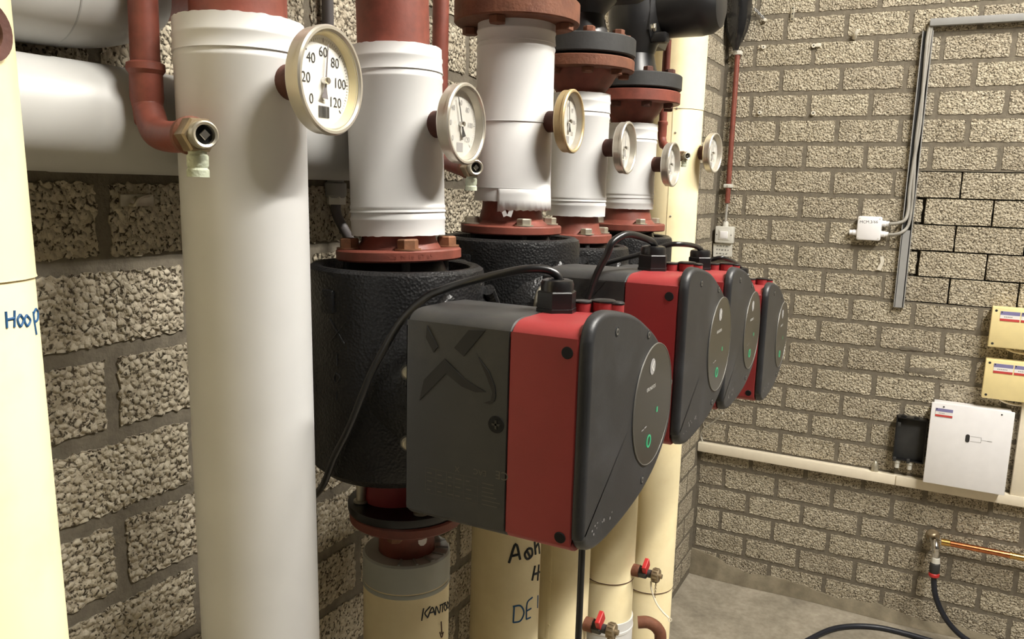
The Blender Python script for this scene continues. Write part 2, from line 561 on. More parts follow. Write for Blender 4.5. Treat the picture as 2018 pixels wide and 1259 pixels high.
def brick_mesh(lx, lz, seed, n_long=9, n_short=4, amp=0.0022):
    """rough block face: outward is -Y, centred on the wall plane"""
    rnd = random.Random(seed)
    per = []
    for i in range(n_long):
        per.append((-lx / 2 + lx * i / n_long, -lz / 2))
    for i in range(n_short):
        per.append((lx / 2, -lz / 2 + lz * i / n_short))
    for i in range(n_long):
        per.append((lx / 2 - lx * i / n_long, lz / 2))
    for i in range(n_short):
        per.append((-lx / 2, lz / 2 - lz * i / n_short))
    front, back = [], []
    bm = bmesh.new()
    for u, v in per:
        ju, jv = rnd.uniform(-amp, amp), rnd.uniform(-amp, amp)
        corner = abs(abs(u) - lx / 2) < 1e-6 and abs(abs(v) - lz / 2) < 1e-6
        k = 0.988 if corner else 1.0
        front.append(bm.verts.new((u * 0.99 * k + ju, -0.0020 - rnd.uniform(0, 0.0008), v * 0.972 * k + jv)))
        back.append(bm.verts.new((u + ju, 0.010, v + jv)))
    n = len(per)
    c = bm.verts.new((0, -0.0034, 0))
    for i in range(n):
        j = (i + 1) % n
        bm.faces.new((front[i], front[j], c))
        bm.faces.new((front[j], front[i], back[i], back[j]))
    me = bm_mesh(bm)
    me.materials.append(M['brick'])
    me.polygons.foreach_set('use_smooth', [True] * len(me.polygons))
    me.set_sharp_from_angle(angle=math.radians(35))
    return me

variants = [brick_mesh(L - JW, H - JW, i, 14, 6) for i in range(10)]
fine = [brick_mesh(L - JW, H - JW, 200 + i, 40, 16, 0.0026) for i in range(8)]
halfs = {}
tight = [brick_mesh(L - 0.004, H - 0.004, 50 + i, amp=0.0008) for i in range(4)]
def put_brick(parent, a0, a1, k, left, is_tight=False, idx=0, near=False):
    """block between the joints a0..a1 in course k"""
    z = ZL - (k + 0.5) * H
    if abs((a1 - a0) - L) < 1e-4:
        me = tight[idx % 4] if is_tight else (fine[idx % 8] if near else variants[idx % 10])
    else:
        key = (round(a1 - a0, 4), idx % 3)
        if key not in halfs:
            halfs[key] = brick_mesh(a1 - a0 - JW * 0.75, H - JW, 90 + idx % 3, n_long=5)
        me = halfs[key]
    o = bpy.data.objects.new('brick', me)
    C.objects.link(o)
    off = root_off(parent)
    ctr = (a0 + a1) / 2
    p = Vector((0, ctr, z)) if left else Vector((ctr, 0, z))
    o.parent = parent
    o.location = p - off
    flip = PI if idx % 2 else 0.0
    o.rotation_euler = (0, flip, PI / 2) if left else (0, flip, 0)
    return o

def joined_bricks(parent, items, left):
    bm = bmesh.new()
    for i, (a0, a1, k) in enumerate(items):
        z = ZL - (k + 0.5) * H
        rot = Matrix.Rotation(PI / 2, 4, 'Z') if left else Matrix.Identity(4)
        p = Vector((0, (a0 + a1) / 2, z)) if left else Vector(((a0 + a1) / 2, 0, z))
        me = variants[i % 10].copy()
        me.transform(Matrix.Translation(p) @ rot @ Matrix.Scale((a1 - a0 - JW) / (L - JW), 4, (1, 0, 0)))
        bm.from_mesh(me)
        bpy.data.meshes.remove(me)
    if bm.verts:
        link('brickwork', bm_mesh(bm, fix=False), 'brick', parent, kind='stuff')

far = []
idx = 0
for k in range(-18, 23):
    off = 0.1177 if k % 2 == 0 else 0.1177 + L / 2
    joints = [off + m * L for m in range(-1, 19)]
    joints = [j for j in joints if j > 0.05 or abs(j - 0.0043) < 0.01]
    if joints[0] > 0.05:
        joints = [0.006] + joints
    for a0, a1 in zip(joints, joints[1:]):
        idx += 1
        if a0 > ROOM_X - 0.15:
            continue
        if a0 < 1.38 and k >= -2:
            put_brick(wall_back, a0, a1, k, False, a0 > UX0 - 0.12 and 5 <= k <= 9, random.randrange(1000))
        else:
            far.append((a0, a1, k))
joined_bricks(wall_back, far, False)
far = []
for k in range(-18, 23):
    off = -2.898 if k % 2 == 0 else -2.898 + L / 2
    joints = [off + m * L for m in range(-11, 14)]
    joints = [j for j in joints if j < -0.012] + [-0.012]
    for a0, a1 in zip(joints, joints[1:]):
        if a1 - a0 < 0.06:
            continue
        if a1 > -3.2 and -1 <= k <= 18:
            put_brick(wall_left, a0, a1, k, True, False, random.randrange(1000), a0 < -2.3)
        else:
            far.append((a0, a1, k))
joined_bricks(wall_left, far, True)

# cement rendering smeared along the foot of the back wall
rnd = random.Random(3)
top = [(0.0 + i * 0.03, 0.072 + 0.045 * math.exp(-i / 4) + 0.010 * math.sin(i * 0.55) + rnd.uniform(-0.006, 0.006) - 0.0011 * i) for i in range(60)]
bm = bmesh.new()
fr = [bm.verts.new((x, -0.0044 - rnd.uniform(0, 0.0012), z)) for x, z in top]
ft = [bm.verts.new((x, -0.001, z + 0.004)) for x, z in top]
lo = [bm.verts.new((x, -0.022 - 0.006 * math.sin(x * 9), 0.0008)) for x, z in top]
for i in range(len(top) - 1):
    bm.faces.new((lo[i], lo[i + 1], fr[i + 1], fr[i]))
    bm.faces.new((fr[i], fr[i + 1], ft[i + 1], ft[i]))
link('cement_skim', bm_mesh(bm), 'cement', wall_back)

# mortar patches where pointing was smeared over the blocks
for cx, cz, rx, rz in ((0.86, 1.055, 0.085, 0.018), (0.80, 1.14, 0.045, 0.012)):
    bm = bmesh.new()
    n = 22
    c = bm.verts.new((cx, -0.0048, cz))
    ring = [bm.verts.new((cx + rx * math.cos(2 * PI * i / n) * rnd.uniform(0.6, 1.1), -0.0032, cz + rz * math.sin(2 * PI * i / n) * rnd.uniform(0.5, 1.2))) for i in range(n)]
    for i in range(n):
        bm.faces.new((c, ring[i], ring[(i + 1) % n]))
    link('mortar_smear', bm_mesh(bm), 'mortar', wall_back)

# ceiling lamps (above the frame)
def lamp(name, label, cx, cy, length):
    t = thing(name, label, 'lamp', (cx, cy, 3.94), 'ceiling tubes')
    link('housing', box((cx, cy, 4.02), (0.16, length + 0.08, 0.06), 0.006), 'fixture', t)
    link('hanger', box((cx, cy, 4.075), (0.04, length * 0.6, 0.052)), 'fixture', t)
    for s in (-1, 1):
        link('tube', lathe([(0, 0), (0.013, 0), (0.013, length), (0, length)], (cx + s * 0.04, cy - length / 2, 3.975), (0, 1, 0), 16), 'tube_glow', t)
        link('lamp_holder', box((cx, cy + s * (length / 2 + 0.012), 3.977), (0.12, 0.02, 0.04), 0.003), 'fixture', t)
lamp('fluorescent_lamp', 'white twin tube lamp on the ceiling in front of the pumps', 2.14, -2.65, 1.2)
lamp('fluorescent_lamp', 'white twin tube lamp on the ceiling near the back wall', 2.14, -1.35, 0.9)

# ------------------------------------------------------------------ vertical pipes
AX = {0: (0.190, -3.175), 1: (0.196, -2.875), 2: (0.186, -2.595), 3: (0.188, -2.263), 4: (0.180, -1.963), 5: (0.182, -1.652), 6: (0.211, -1.384)}

def jacket(R, z0, z1, beads=(), step=(), ragged=0.0, seed=0, inner=0.6):
    """sheet jacket with rolled beads and overlap steps"""
    marks = []
    for b in beads:
        marks += [(b - 0.0035, 0.0), (b - 0.0012, 0.0011), (b + 0.0012, 0.0011), (b + 0.0035, 0.0)]
    for s in step:
        marks += [(s - 0.0012, 0.0), (s - 0.0002, -0.0006), (s + 0.0002, 0.0016), (s + 0.0022, 0.0010)]
    marks.sort()
    prof = [(R * inner, z0), (R, z0)] + [(R + d, z) for z, d in marks] + [(R, z1), (R * inner, z1)]
    r = random.Random(seed)
    tab = [r.uniform(-ragged, ragged) for _ in range(97)]
    n = len(prof)
    def jit(i, t):
        if ragged and i in (1, n - 2):
            return tab[int(t / (2 * PI) * 96)]
        return 0
    return prof, jit

def put_jacket(name, parent, ax, R, z0, z1, mat, beads=(), step=(), ragged=0.0, seed=0, inner=0.6, label=None):
    prof, jit = jacket(R, z0, z1, beads, step, ragged, seed, inner)
    return link(name, lathe(prof, (ax[0], ax[1], 0), (0, 0, 1), 96, jit=jit), mat, parent, label, smooth=35)

def lean(root, a, z):
    """tip a pipe slightly out of plumb, towards the wall, about height z"""
    root.rotation_euler = (0, -a, 0)
    root.location.x += a * (z - root.location.z)

def flange(parent, ax, R, z0, z1, mat, bolts=4, bolt_r=None, bmat='bolt', up=True, down=False, phase=0.6, af=0.0105, bh=0.0095, name='flange', bore=0.3):
    f = link(name, lathe([(R * bore, z0), (R - 0.002, z0), (R, z0 + 0.002), (R, z1 - 0.002), (R - 0.002, z1), (R * bore, z1)], (ax[0], ax[1], 0), (0, 0, 1), 64), mat, parent)
    br = bolt_r or R * 0.78
    for i in range(bolts):
        t = 2 * PI * i / bolts + phase
        x, y = ax[0] + br * math.cos(t), ax[1] + br * math.sin(t)
        if up:
            bolt(f, (x, y, z1 + 0.001), af, bh, (0, 0, 1), bmat, True, t)
        if down:
            bolt(f, (x, y, z0 - 0.001), af, bh, (0, 0, -1), bmat, False, t)
    return f

# pipe 0: cream jacket at the left edge
t = thing('insulated_pipe', 'cream jacketed vertical pipe at the left edge with blue handwriting', 'pipe', (*AX[0], 0))
put_jacket('jacket', t, AX[0], 0.063, 0.0, 2.6, 'cream', step=(1.648, 0.72))
s = link('pocket_socket', lathe([(0.013, -0.006), (0.013, 0.004), (0.0205, 0.005), (0.0215, -0.001), (0.0215, -0.008)], (0.2492, -3.1585, 1.818), (0.96, 0.27, 0), 28), 'darkrust', t, 'empty rusty brown thermometer socket')
link('socket_bore', lathe([(0, 0), (0.0132, 0)], (0.2505, -3.1582, 1.818), (0.96, 0.27, 0), 24), 'hole', s)
HO = [[(0.1943, 1.6276), (0.188, 1.616)], [(0.1911, 1.6218), (0.3027, 1.622)], [(0.3107, 1.6274), (0.2854, 1.6156)],
      [(0.39, 1.6238), (0.341, 1.6203), (0.3763, 1.6153), (0.4359, 1.6193), (0.39, 1.6238)],
      [(0.5039, 1.6223), (0.4554, 1.6191), (0.4958, 1.6144), (0.5742, 1.6178), (0.5039, 1.6223)],
      [(0.665, 1.6235), (0.675, 1.615), (0.70, 1.606)], [(0.665, 1.6215), (0.76, 1.6245), (0.84, 1.622), (0.80, 1.6165), (0.685, 1.6155)]]
marker_strokes(HO, AX[0], 0.063, 0.00105, t, 'handwriting', 'marker_blue')
lean(t, 0.040, 1.70)

# pipe 1: tall white pipe
t = thing('insulated_pipe', 'tall white jacketed vertical pipe running past the nearest pump to the floor', 'pipe', (*AX[1], 0))
put_jacket('jacket', t, AX[1], 0.063, 0.0, 1.878, 'white', beads=(1.862, 1.840), step=(1.8463,), ragged=0.0005, seed=1)
link('steel_pipe', lathe([(0, 1.80), (0.047, 1.80), (0.047, 2.6), (0, 2.6)], (*AX[1], 0), (0, 0, 1), 40), 'oxide', t)
link('branch_pipe', tube([(AX[1][0], AX[1][1], 2.09), (0.165, -2.866, 2.04), (0.115, -2.852, 1.985), (0.078, -2.855, 1.950), (0.068, -2.89, 1.934), (0.064, -2.93, 1.918)], 0.050, 28), 'oxide', t)
lean(t, 0.017, 1.60)

# pipe 2: white sleeve above the nearest pump
t2 = thing('insulated_pipe', 'white sleeved riser pipe standing on the nearest pump', 'pipe', (*AX[2], 1.62))
put_jacket('jacket', t2, AX[2], 0.0625, 1.6566, 1.8963, 'white', beads=(1.882, 1.857, 1.678, 1.6935), step=(1.865, 1.6868), ragged=0.0005, seed=2)
link('steel_pipe', lathe([(0, 1.66), (0.047, 1.66), (0.047, 2.6), (0, 2.6)], (*AX[2], 0), (0, 0, 1), 40), 'oxide', t2)
link('neck', lathe([(0, 1.636), (0.058, 1.636), (0.05, 1.65), (0.048, 1.67), (0, 1.67)], (*AX[2], 0), (0, 0, 1), 40), 'oxide', t2)
f = flange(t2, AX[2], 0.0838, 1.6243, 1.6388, 'oxide', 4, 0.066, 'bolt', phase=PI / 4, af=0.0135, bh=0.0135)
bm = bmesh.new()
def on_rim(u, v, d):
    a = u / 0.0838
    return (AX[2][0] + (0.0838 + d) * math.cos(a), AX[2][1] + (0.0838 + d) * math.sin(a), 1.6316 + v)
add_text(bm, 'DINC8  N 16  ET 65', 0.0085, on_rim, -0.86 * 0.0838, 0, 0.00035)
link('cast_lettering', bm_mesh(bm, fix=False), 'oxide', f)
lean(t2, 0.040, 1.73)

# pipe 3
t3 = thing('insulated_pipe', 'white sleeved riser pipe with a torn lower edge, above the second pump', 'pipe', (*AX[3], 1.64))
put_jacket('jacket', t3, AX[3], 0.0640, 1.700, 1.987, 'white', beads=(1.973, 1.947), step=(1.955, 1.8283, 1.7215), ragged=0.0006, seed=3)
bm = bmesh.new()
nA = 40
rows = []
for j, (zz, rr) in enumerate(((1.7225, 0.0652), (1.712, 0.0658), (1.704, 0.0664), (1.6865, 0.0672))):
    row = []
    for i in range(nA + 1):
        a = -1.45 + (2.35) * i / nA
        zz2 = zz + (0.0009 * math.sin(i * 2.1) - 0.003 * (i < 3) if j == 3 else 0)
        row.append(bm.verts.new((AX[3][0] + rr * math.cos(a), AX[3][1] + rr * math.sin(a), zz2)))
    rows.append(row)
for A, B in zip(rows, rows[1:]):
    for i in range(nA):
        bm.faces.new((A[i], A[i + 1], B[i + 1], B[i]))
fl = link('torn_sleeve', bm_mesh(bm), 'white', t3)
sm = fl.modifiers.new('thick', 'SOLIDIFY')
sm.thickness = 0.0009
for a, dz in ((-1.28, -0.4), (-1.12, 0.3)):
    x, y = AX[3][0] + 0.066 * math.cos(a), AX[3][1] + 0.066 * math.sin(a)
    link('torn_strip', box((x, y, 1.683), (0.007, 0.0012, 0.014), 0, Matrix.Rotation(a + PI / 2, 3, 'Z') @ Matrix.Rotation(dz, 3, 'Y')), 'white', t3)
link('steel_pipe', lathe([(0, 1.655), (0.066, 1.658), (0.055, 1.668), (0.05, 1.69), (0.048, 2.0), (0, 2.0)], (*AX[3], 0), (0, 0, 1), 40), 'oxide', t3)
flange(t3, AX[3], 0.0857, 1.6465, 1.661, 'oxide', 4, 0.069, 'zinc', phase=PI / 4, af=0.0125, bh=0.0115)
flange(t3, AX[3], 0.103, 1.9855, 2.02, 'rust', 4, 0.083, 'rust', up=False, down=True, phase=0.1, af=0.014, bh=0.011, bore=0.4)
link('upper_pipe', lathe([(0, 2.02), (0.06, 2.02), (0.05, 2.05), (0.05, 2.6), (0, 2.6)], (*AX[3], 0), (0, 0, 1), 40), 'oxide', t3)

# pipe 4
t4 = thing('insulated_pipe', 'white sleeved riser pipe under a rusty brown flange, above the third pump', 'pipe', (*AX[4], 1.62))
put_jacket('jacket', t4, AX[4], 0.0600, 1.6696, 1.908, 'white', beads=(1.893, 1.864, 1.6915, 1.706), step=(1.8722, 1.699), ragged=0.0004, seed=4)
link('steel_pipe', lathe([(0, 1.632), (0.056, 1.632), (0.05, 1.645), (0.046, 1.67), (0.046, 1.9), (0.05, 1.915), (0.062, 1.93), (0.074, 1.952), (0, 1.952)], (*AX[4], 0), (0, 0, 1), 40), 'oxide', t4)
flange(t4, AX[4], 0.0755, 1.6166, 1.6344, 'oxide', 4, 0.061, 'zinc', phase=PI / 4, af=0.0122, bh=0.0115)
flange(t4, AX[4], 0.104, 1.9505, 1.9725, 'rust', 8, 0.085, 'rust', up=False, down=True, phase=-0.25, af=0.0115, bh=0.0095, bore=0.4)
# pipe 5
t5 = thing('insulated_pipe', 'shortest white sleeved riser pipe, under a red flange, above the farthest pump', 'pipe', (*AX[5], 1.63))
put_jacket('jacket', t5, AX[5], 0.0600, 1.6805, 1.875, 'white', beads=(1.861, 1.8333, 1.6944, 1.7151), step=(1.84, 1.7055), ragged=0.0004, seed=5)
link('steel_pipe', lathe([(0, 1.645), (0.068, 1.645), (0.058, 1.655), (0.052, 1.68), (0.046, 1.7), (0.046, 1.87), (0.05, 1.885), (0.062, 1.9), (0.074, 1.921), (0, 1.921)], (*AX[5], 0), (0, 0, 1), 40), 'oxide', t5)
flange(t5, AX[5], 0.0900, 1.6305, 1.6466, 'oxide', 4, 0.073, 'zinc', phase=PI / 4, af=0.0120, bh=0.0115)
flange(t5, AX[5], 0.108, 1.9195, 1.9456, 'oxide', 8, 0.088, 'darkrust', up=False, down=True, phase=-0.1, af=0.0115, bh=0.0105, bore=0.4)
# pipe 6: cream, whole height
t6 = thing('insulated_pipe', 'cream jacketed vertical pipe nearest the back wall, full height', 'pipe', (*AX[6], 0))
put_jacket('jacket', t6, AX[6], 0.066, 0.0, 2.6, 'cream', step=(0.62, 1.93, 1.25))
link('jacket_seam', box((0.2195, -1.4488, 1.65), (0.004, 0.003, 0.6), 0.0008), 'cream', t6)
for z in (1.93, 1.87, 1.76, 1.66):
    link('rivet', lathe([(0, 0.002), (0.0025, 0.0012), (0.003, 0)], (0.228, -1.448, z), (0.26, -0.96, 0), 12), 'zinc', t6)

# upper isolating valves on pipes 4 and 5
v4 = thing('gate_valve', 'black flanged valve above the rusty brown flange', 'valve', (*AX[4], 1.9775))
flange(v4, AX[4], 0.105, 1.9775, 2.0117, 'blackring', 8, 0.085, 'rust', phase=-0.25, af=0.0115, bh=0.0105, bore=0.3)
link('gasket', lathe([(0, 1.972), (0.085, 1.972), (0.085, 1.978), (0, 1.978)], (*AX[4], 0), (0, 0, 1), 48), 'hole', v4)
link('valve_body', lathe([(0, 2.01), (0.056, 2.01), (0.048, 2.03), (0.040, 2.058), (0.05, 2.07), (0.068, 2.09), (0.074, 2.14), (0.07, 2.2), (0.05, 2.23), (0, 2.23)], (*AX[4], 0), (0, 0, 1), 48), 'blackpaint', v4)
link('bonnet', box((AX[4][0] + 0.06, AX[4][1], 2.15), (0.1, 0.15, 0.13), 0.02), 'blackpaint', v4)
v5 = thing('gate_valve', 'black valve with a large round housing above the red flange', 'valve', (*AX[5], 1.95))
flange(v5, AX[5], 0.110, 1.950, 1.9823, 'blackring', 8, 0.088, 'darkrust', phase=-0.1, af=0.0115, bh=0.0105, bore=0.3)
link('gasket', lathe([(0, 1.945), (0.088, 1.945), (0.088, 1.951), (0, 1.951)], (*AX[5], 0), (0, 0, 1), 48), 'hole', v5)
link('valve_body', lathe([(0, 1.982), (0.058, 1.982), (0.05, 2.0), (0.043, 2.03), (0.05, 2.05), (0.062, 2.075), (0.066, 2.12), (0.062, 2.18), (0, 2.2)], (*AX[5], 0), (0, 0, 1), 48), 'blackpaint', v5)
VZ, VY = 2.128, -1.625
pl = link('bonnet_flange', prism([(-0.075, -0.052), (-0.052, -0.078), (0.052, -0.078), (0.075, -0.052), (0.075, 0.075), (-0.075, 0.075)], lambda u, v, d: (d, VY + u, VZ + v), 0.205, 0.228), 'blackpaint', v5, smooth=0)
link('bonnet_flange', prism([(-0.072, -0.05), (-0.05, -0.074), (0.05, -0.074), (0.072, -0.05), (0.072, 0.075), (-0.072, 0.075)], lambda u, v, d: (d, VY + u, VZ + v), 0.178, 0.203), 'blackpaint', v5, smooth=0)
for u, v in ((-0.058, -0.045), (0.058, -0.045), (-0.058, 0.06), (0.058, 0.06)):
    bolt(pl, (0.229, VY + u, VZ + v), 0.0095, 0.009, (1, 0, 0), 'zinc')
link('housing_lug', box((0.245, VY - 0.045, VZ - 0.066), (0.035, 0.03, 0.022), 0.004), 'blackpaint', v5)
link('round_housing', lathe([(0, 0.22), (0.062, 0.22), (0.064, 0.235), (0.064, 0.325), (0.060, 0.348), (0.048, 0.366), (0.03, 0.372), (0, 0.372)], (0, VY, VZ + 0.005), (1, 0, 0), 48), 'blackpaint', v5)

# ------------------------------------------------------------------ lower pipes
AL = {2: (0.206, -2.595), 3: (0.1965, -2.263), 4: (0.182, -1.963), 5: (0.184, -1.652)}
t = thing('insulated_pipe', 'cream lower pipe with grey end collar and black handwriting under the nearest pump', 'pipe', (*AL[2], 0))
put_jacket('jacket', t, AL[2], 0.0612, 0.0, 1.178, 'cream')
cl = link('end_collar', lathe([(0.04, 1.172), (0.0618, 1.172), (0.0622, 1.178), (0.0618, 1.2095), (0.0595, 1.2125), (0.040, 1.2125)], (*AL[2], 0), (0, 0, 1), 72), 'collar', t)
link('collar_lip', lathe([(0.05, 1.164), (0.0619, 1.164), (0.0626, 1.167), (0.0619, 1.170), (0.05, 1.170)], (*AL[2], 0), (0, 0, 1), 72), 'collar', t)
for i in range(9):
    a = -1.15 + i * 0.42
    link('collar_fold', box((AL[2][0] + 0.05 * math.cos(a), AL[2][1] + 0.05 * math.sin(a), 1.2135), (0.018, 0.0035 if i != 2 else 0.007, 0.0022), 0.0004, Matrix.Rotation(a + 0.15 * math.sin(i * 3), 3, 'Z')), 'collardark', cl)
link('steel_pipe', lathe([(0, 1.19), (0.0395, 1.19), (0.0395, 1.235), (0.046, 1.25), (0.052, 1.262), (0, 1.262)], (*AL[2], 0), (0, 0, 1), 40), 'oxide', t)
link('paint_chip', lathe([(0, 0.0006), (0.006, 0.0004), (0.0075, 0)], (AL[2][0] + 0.0412 * math.cos(-0.42), AL[2][1] + 0.0412 * math.sin(-0.42), 1.238), (math.cos(-0.42), math.sin(-0.42), 0.15), 9), 'stickerwhite', t)
flange(t, AL[2], 0.0800, 1.2590, 1.2735, 'oxide', 4, 0.063, 'bolt', up=False, down=True, phase=0.35, af=0.0105, bh=0.008)
KA = [[(-0.5754, 1.1489), (-0.6181, 1.1311)], [(-0.4048, 1.1487), (-0.5411, 1.1413), (-0.4668, 1.1328)], [(-0.4669, 1.1334), (-0.3516, 1.1462), (-0.264, 1.1327)], [(-0.4282, 1.1392), (-0.2944, 1.1383)],
      [(-0.2522, 1.1324), (-0.2321, 1.1448), (-0.1256, 1.132), (-0.0734, 1.1435)], [(-0.1089, 1.143), (0.1485, 1.1398)], [(0.0051, 1.1418), (-0.006, 1.13)],
      [(0.1167, 1.1393), (0.07, 1.135), (0.1339, 1.128), (0.2155, 1.1304), (0.1167, 1.1393)], [(0.2838, 1.1369), (0.2415, 1.1324), (0.3332, 1.125), (0.46, 1.1256), (0.2838, 1.1369)],
      [(0.56, 1.133), (0.56, 1.121)], [(0.56, 1.133), (0.68, 1.130), (0.57, 1.127), (0.7, 1.120)]]
marker_strokes(KA, AL[2], 0.0612, 0.0010, t, 'handwriting', 'marker_black')
marker_strokes([[(-0.0476, 1.1167), (-0.0157, 1.0967)], [(-0.0936, 1.102), (-0.0216, 1.0919), (0.052, 1.0981)]], AL[2], 0.0612, 0.0010, t, 'drawn_arrow', 'marker_brown')

t = thing('insulated_pipe', 'cream lower pipe with large black and blue handwriting behind the nearest pump', 'pipe', (*AL[3], 0))
put_jacket('jacket', t, AL[3], 0.0628, 0.0, 1.25, 'cream', step=(0.62,))
link('steel_pipe', lathe([(0, 1.2), (0.042, 1.2), (0.045, 1.27), (0.055, 1.285), (0, 1.285)], (*AL[3], 0), (0, 0, 1), 40), 'oxide', t)
flange(t, AL[3], 0.083, 1.285, 1.30, 'oxide', 4, 0.066, 'bolt', up=False, down=True)
AC = [[(-1.011, 1.077), (-0.8387, 1.1112), (-0.6949, 1.0816)], [(-0.9473, 1.0893), (-0.7344, 1.0916)], [(-0.4433, 1.0986), (-0.5551, 1.0896), (-0.4648, 1.0792), (-0.2859, 1.0831), (-0.3107, 1.0951), (-0.4433, 1.0986)],
      [(-0.4738, 1.0937), (-0.3609, 1.081)], [(-0.196, 1.1071), (-0.1254, 1.0813)], [(-0.1825, 1.0917), (0.0138, 1.0978), (0.1363, 1.0764)], [(-0.1343, 1.0598), (-0.2478, 1.0345)], [(0.1033, 1.0553), (0.0547, 1.0266)], [(-0.2049, 1.0451), (0.2144, 1.0381)]]
marker_strokes(AC, AL[3], 0.0628, 0.0024, t, 'handwriting', 'marker_black')
DE = [[(-0.8274, 0.9954), (-0.8402, 0.9638)], [(-0.8657, 0.9946), (-0.6364, 0.9934), (-0.5157, 0.9787), (-0.6211, 0.965), (-0.8402, 0.9638)], [(-0.2031, 1.0012), (-0.4107, 0.995), (-0.4259, 0.9641)], [(-0.4259, 0.9641), (-0.2588, 0.9639)], [(-0.4009, 0.9801), (-0.2472, 0.981)], [(0.1354, 0.9952), (0.1421, 0.9708)]]
marker_strokes(DE, AL[3], 0.0628, 0.0017, t, 'handwriting', 'marker_blue')

t = thing('insulated_pipe', 'cream lower pipe with a riveted seam under the third pump', 'pipe', (*AL[4], 0))
put_jacket('jacket', t, AL[4], 0.0605, 0.0, 1.24, 'cream', step=(0.765,))
sa = -1.62
link('jacket_seam', box((AL[4][0] + 0.0608 * math.cos(sa), AL[4][1] + 0.0608 * math.sin(sa), 0.62), (0.0014, 0.010, 1.23), 0.0003, Matrix.Rotation(sa, 3, 'Z')), 'cream', t)
for z in (0.70, 0.80, 0.90, 1.0, 1.1):
    link('rivet', lathe([(0, 0.002), (0.0026, 0.0014), (0.0032, 0)], (AL[4][0] + 0.0614 * math.cos(sa + 0.06), AL[4][1] + 0.0614 * math.sin(sa + 0.06), z), (math.cos(sa), math.sin(sa), 0), 12), 'cream', t)
link('steel_pipe', lathe([(0, 1.2), (0.042, 1.2), (0.045, 1.26), (0, 1.26)], (*AL[4], 0), (0, 0, 1), 40), 'oxide', t)
flange(t, AL[4], 0.075, 1.26, 1.275, 'oxide', 4, 0.06, 'bolt', up=False, down=True)
t = thing('insulated_pipe', 'cream lower pipe with one dark joint line under the farthest pump', 'pipe', (*AL[5], 0))
put_jacket('jacket', t, AL[5], 0.0615, 0.0, 1.22, 'cream', step=(0.758, 0.52))
link('band_collar', lathe([(0.06, 0.50), (0.0655, 0.50), (0.0655, 0.618), (0.0668, 0.62), (0.0668, 0.626), (0.0655, 0.628), (0.0655, 0.65), (0.06, 0.65)], (*AL[5], 0), (0, 0, 1), 64), 'white', t, 'white band collar')
link('steel_pipe', lathe([(0, 1.18), (0.042, 1.18), (0.045, 1.24), (0, 1.24)], (*AL[5], 0), (0, 0, 1), 40), 'oxide', t)
flange(t, AL[5], 0.085, 1.235, 1.25, 'oxide', 4, 0.066, 'bolt', up=False, down=True)

for nm, ax_, R_, z_ in ((t, AL[5], 0.0615, 0.758), (t6, AX[6], 0.066, 0.62)):
    link('joint_line', lathe([(R_ - 0.003, -0.001), (R_ + 0.0018, -0.0009), (R_ + 0.0018, 0.0009), (R_ - 0.003, 0.001)], (ax_[0], ax_[1], z_ - 0.001), (0, 0, 1), 72), 'darkrust', nm)

# ------------------------------------------------------------------ horizontal pipes on the left wall
t = thing('horizontal_pipe', 'straight grey white jacketed pipe running horizontally along the left wall', 'pipe', (0.066, -2.7, 1.727))
link('jacket', lathe([(0.03, 0), (0.0535, 0), (0.0535, 0.9), (0.0542, 0.902), (0.0542, 1.5), (0.03, 1.5)], (0.066, -3.9, 1.7805), (0, 1, 0), 72), 'greyjacket', t)
link('steel_pipe', lathe([(0, -0.9), (0.03, -0.9), (0.03, 1.56), (0, 1.56)], (0.066, -3.9, 1.7805), (0, 1, 0), 32), 'oxide', t)
t = thing('horizontal_pipe', 'larger grey jacketed pipe bending upwards above the straight one', 'pipe', (0.062, -2.95, 1.842))
pth = [(0.064, -3.85, 1.902), (0.064, -3.4, 1.901), (0.064, -3.1, 1.901), (0.064, -3.03, 1.9013), (0.064, -2.968, 1.9045), (0.064, -2.930, 1.913), (0.064, -2.903, 1.926)]
link('jacket', tube(pth, 0.058, 64, 10), 'greyjacket', t)
for q, d in (((0.064, -2.995, 1.9033), (0, 1, 0.08)), ((0.064, -3.25, 1.901), (0, 1, 0))):
    link('jacket_joint', lathe([(0.0575, -0.001), (0.0588, -0.0008), (0.0588, 0.0008), (0.0575, 0.001)], q, d, 64), 'greypvc', t)

# grey cable, conduit gland and bracket on the left wall
t = thing('wall_conduit', 'grey conduit with a gland and drooping cable beside the nearest flange', 'conduit', (0.03, -2.5, 1.6))
link('conduit', tube([(0.016, -2.545, 2.6), (0.016, -2.535, 2.2), (0.016, -2.53, 1.98), (0.012, -2.522, 1.86), (0.012, -2.512, 1.75)], 0.0085, 14), 'darkgreycable', t)
link('gland', lathe([(0, 1.7), (0.014, 1.7), (0.0165, 1.704), (0.0165, 1.722), (0.0125, 1.724), (0.0125, 1.745), (0, 1.745)], (0.012, -2.51, 0), (0, 0, 1), 24), 'greypvc', t)
link('gland_nut', hexp((0.012, -2.51, 1.69), (0, 0, 1), 0.0155, 0.014), 'boxgrey', t, smooth=0)
link('cable', tube([(0.012, -2.51, 1.695), (0.014, -2.51, 1.675), (0.03, -2.51, 1.65), (0.055, -2.525, 1.634), (0.085, -2.545, 1.63)], 0.0075, 14), 'darkgreycable', t)
t = thing('wall_bracket', 'small metal cable bracket fixed to the left wall under the horizontal pipe', 'bracket', (0.01, -2.857, 1.69))
link('plate', box((0.007, -2.858, 1.697), (0.003, 0.045, 0.014), 0.001), 'zinc', t)
link('loop', tube([(0.008, -2.868, 1.692), (0.016, -2.868, 1.692), (0.017, -2.862, 1.70), (0.016, -2.848, 1.703), (0.008, -2.846, 1.703)], 0.002, 8), 'zinc', t)
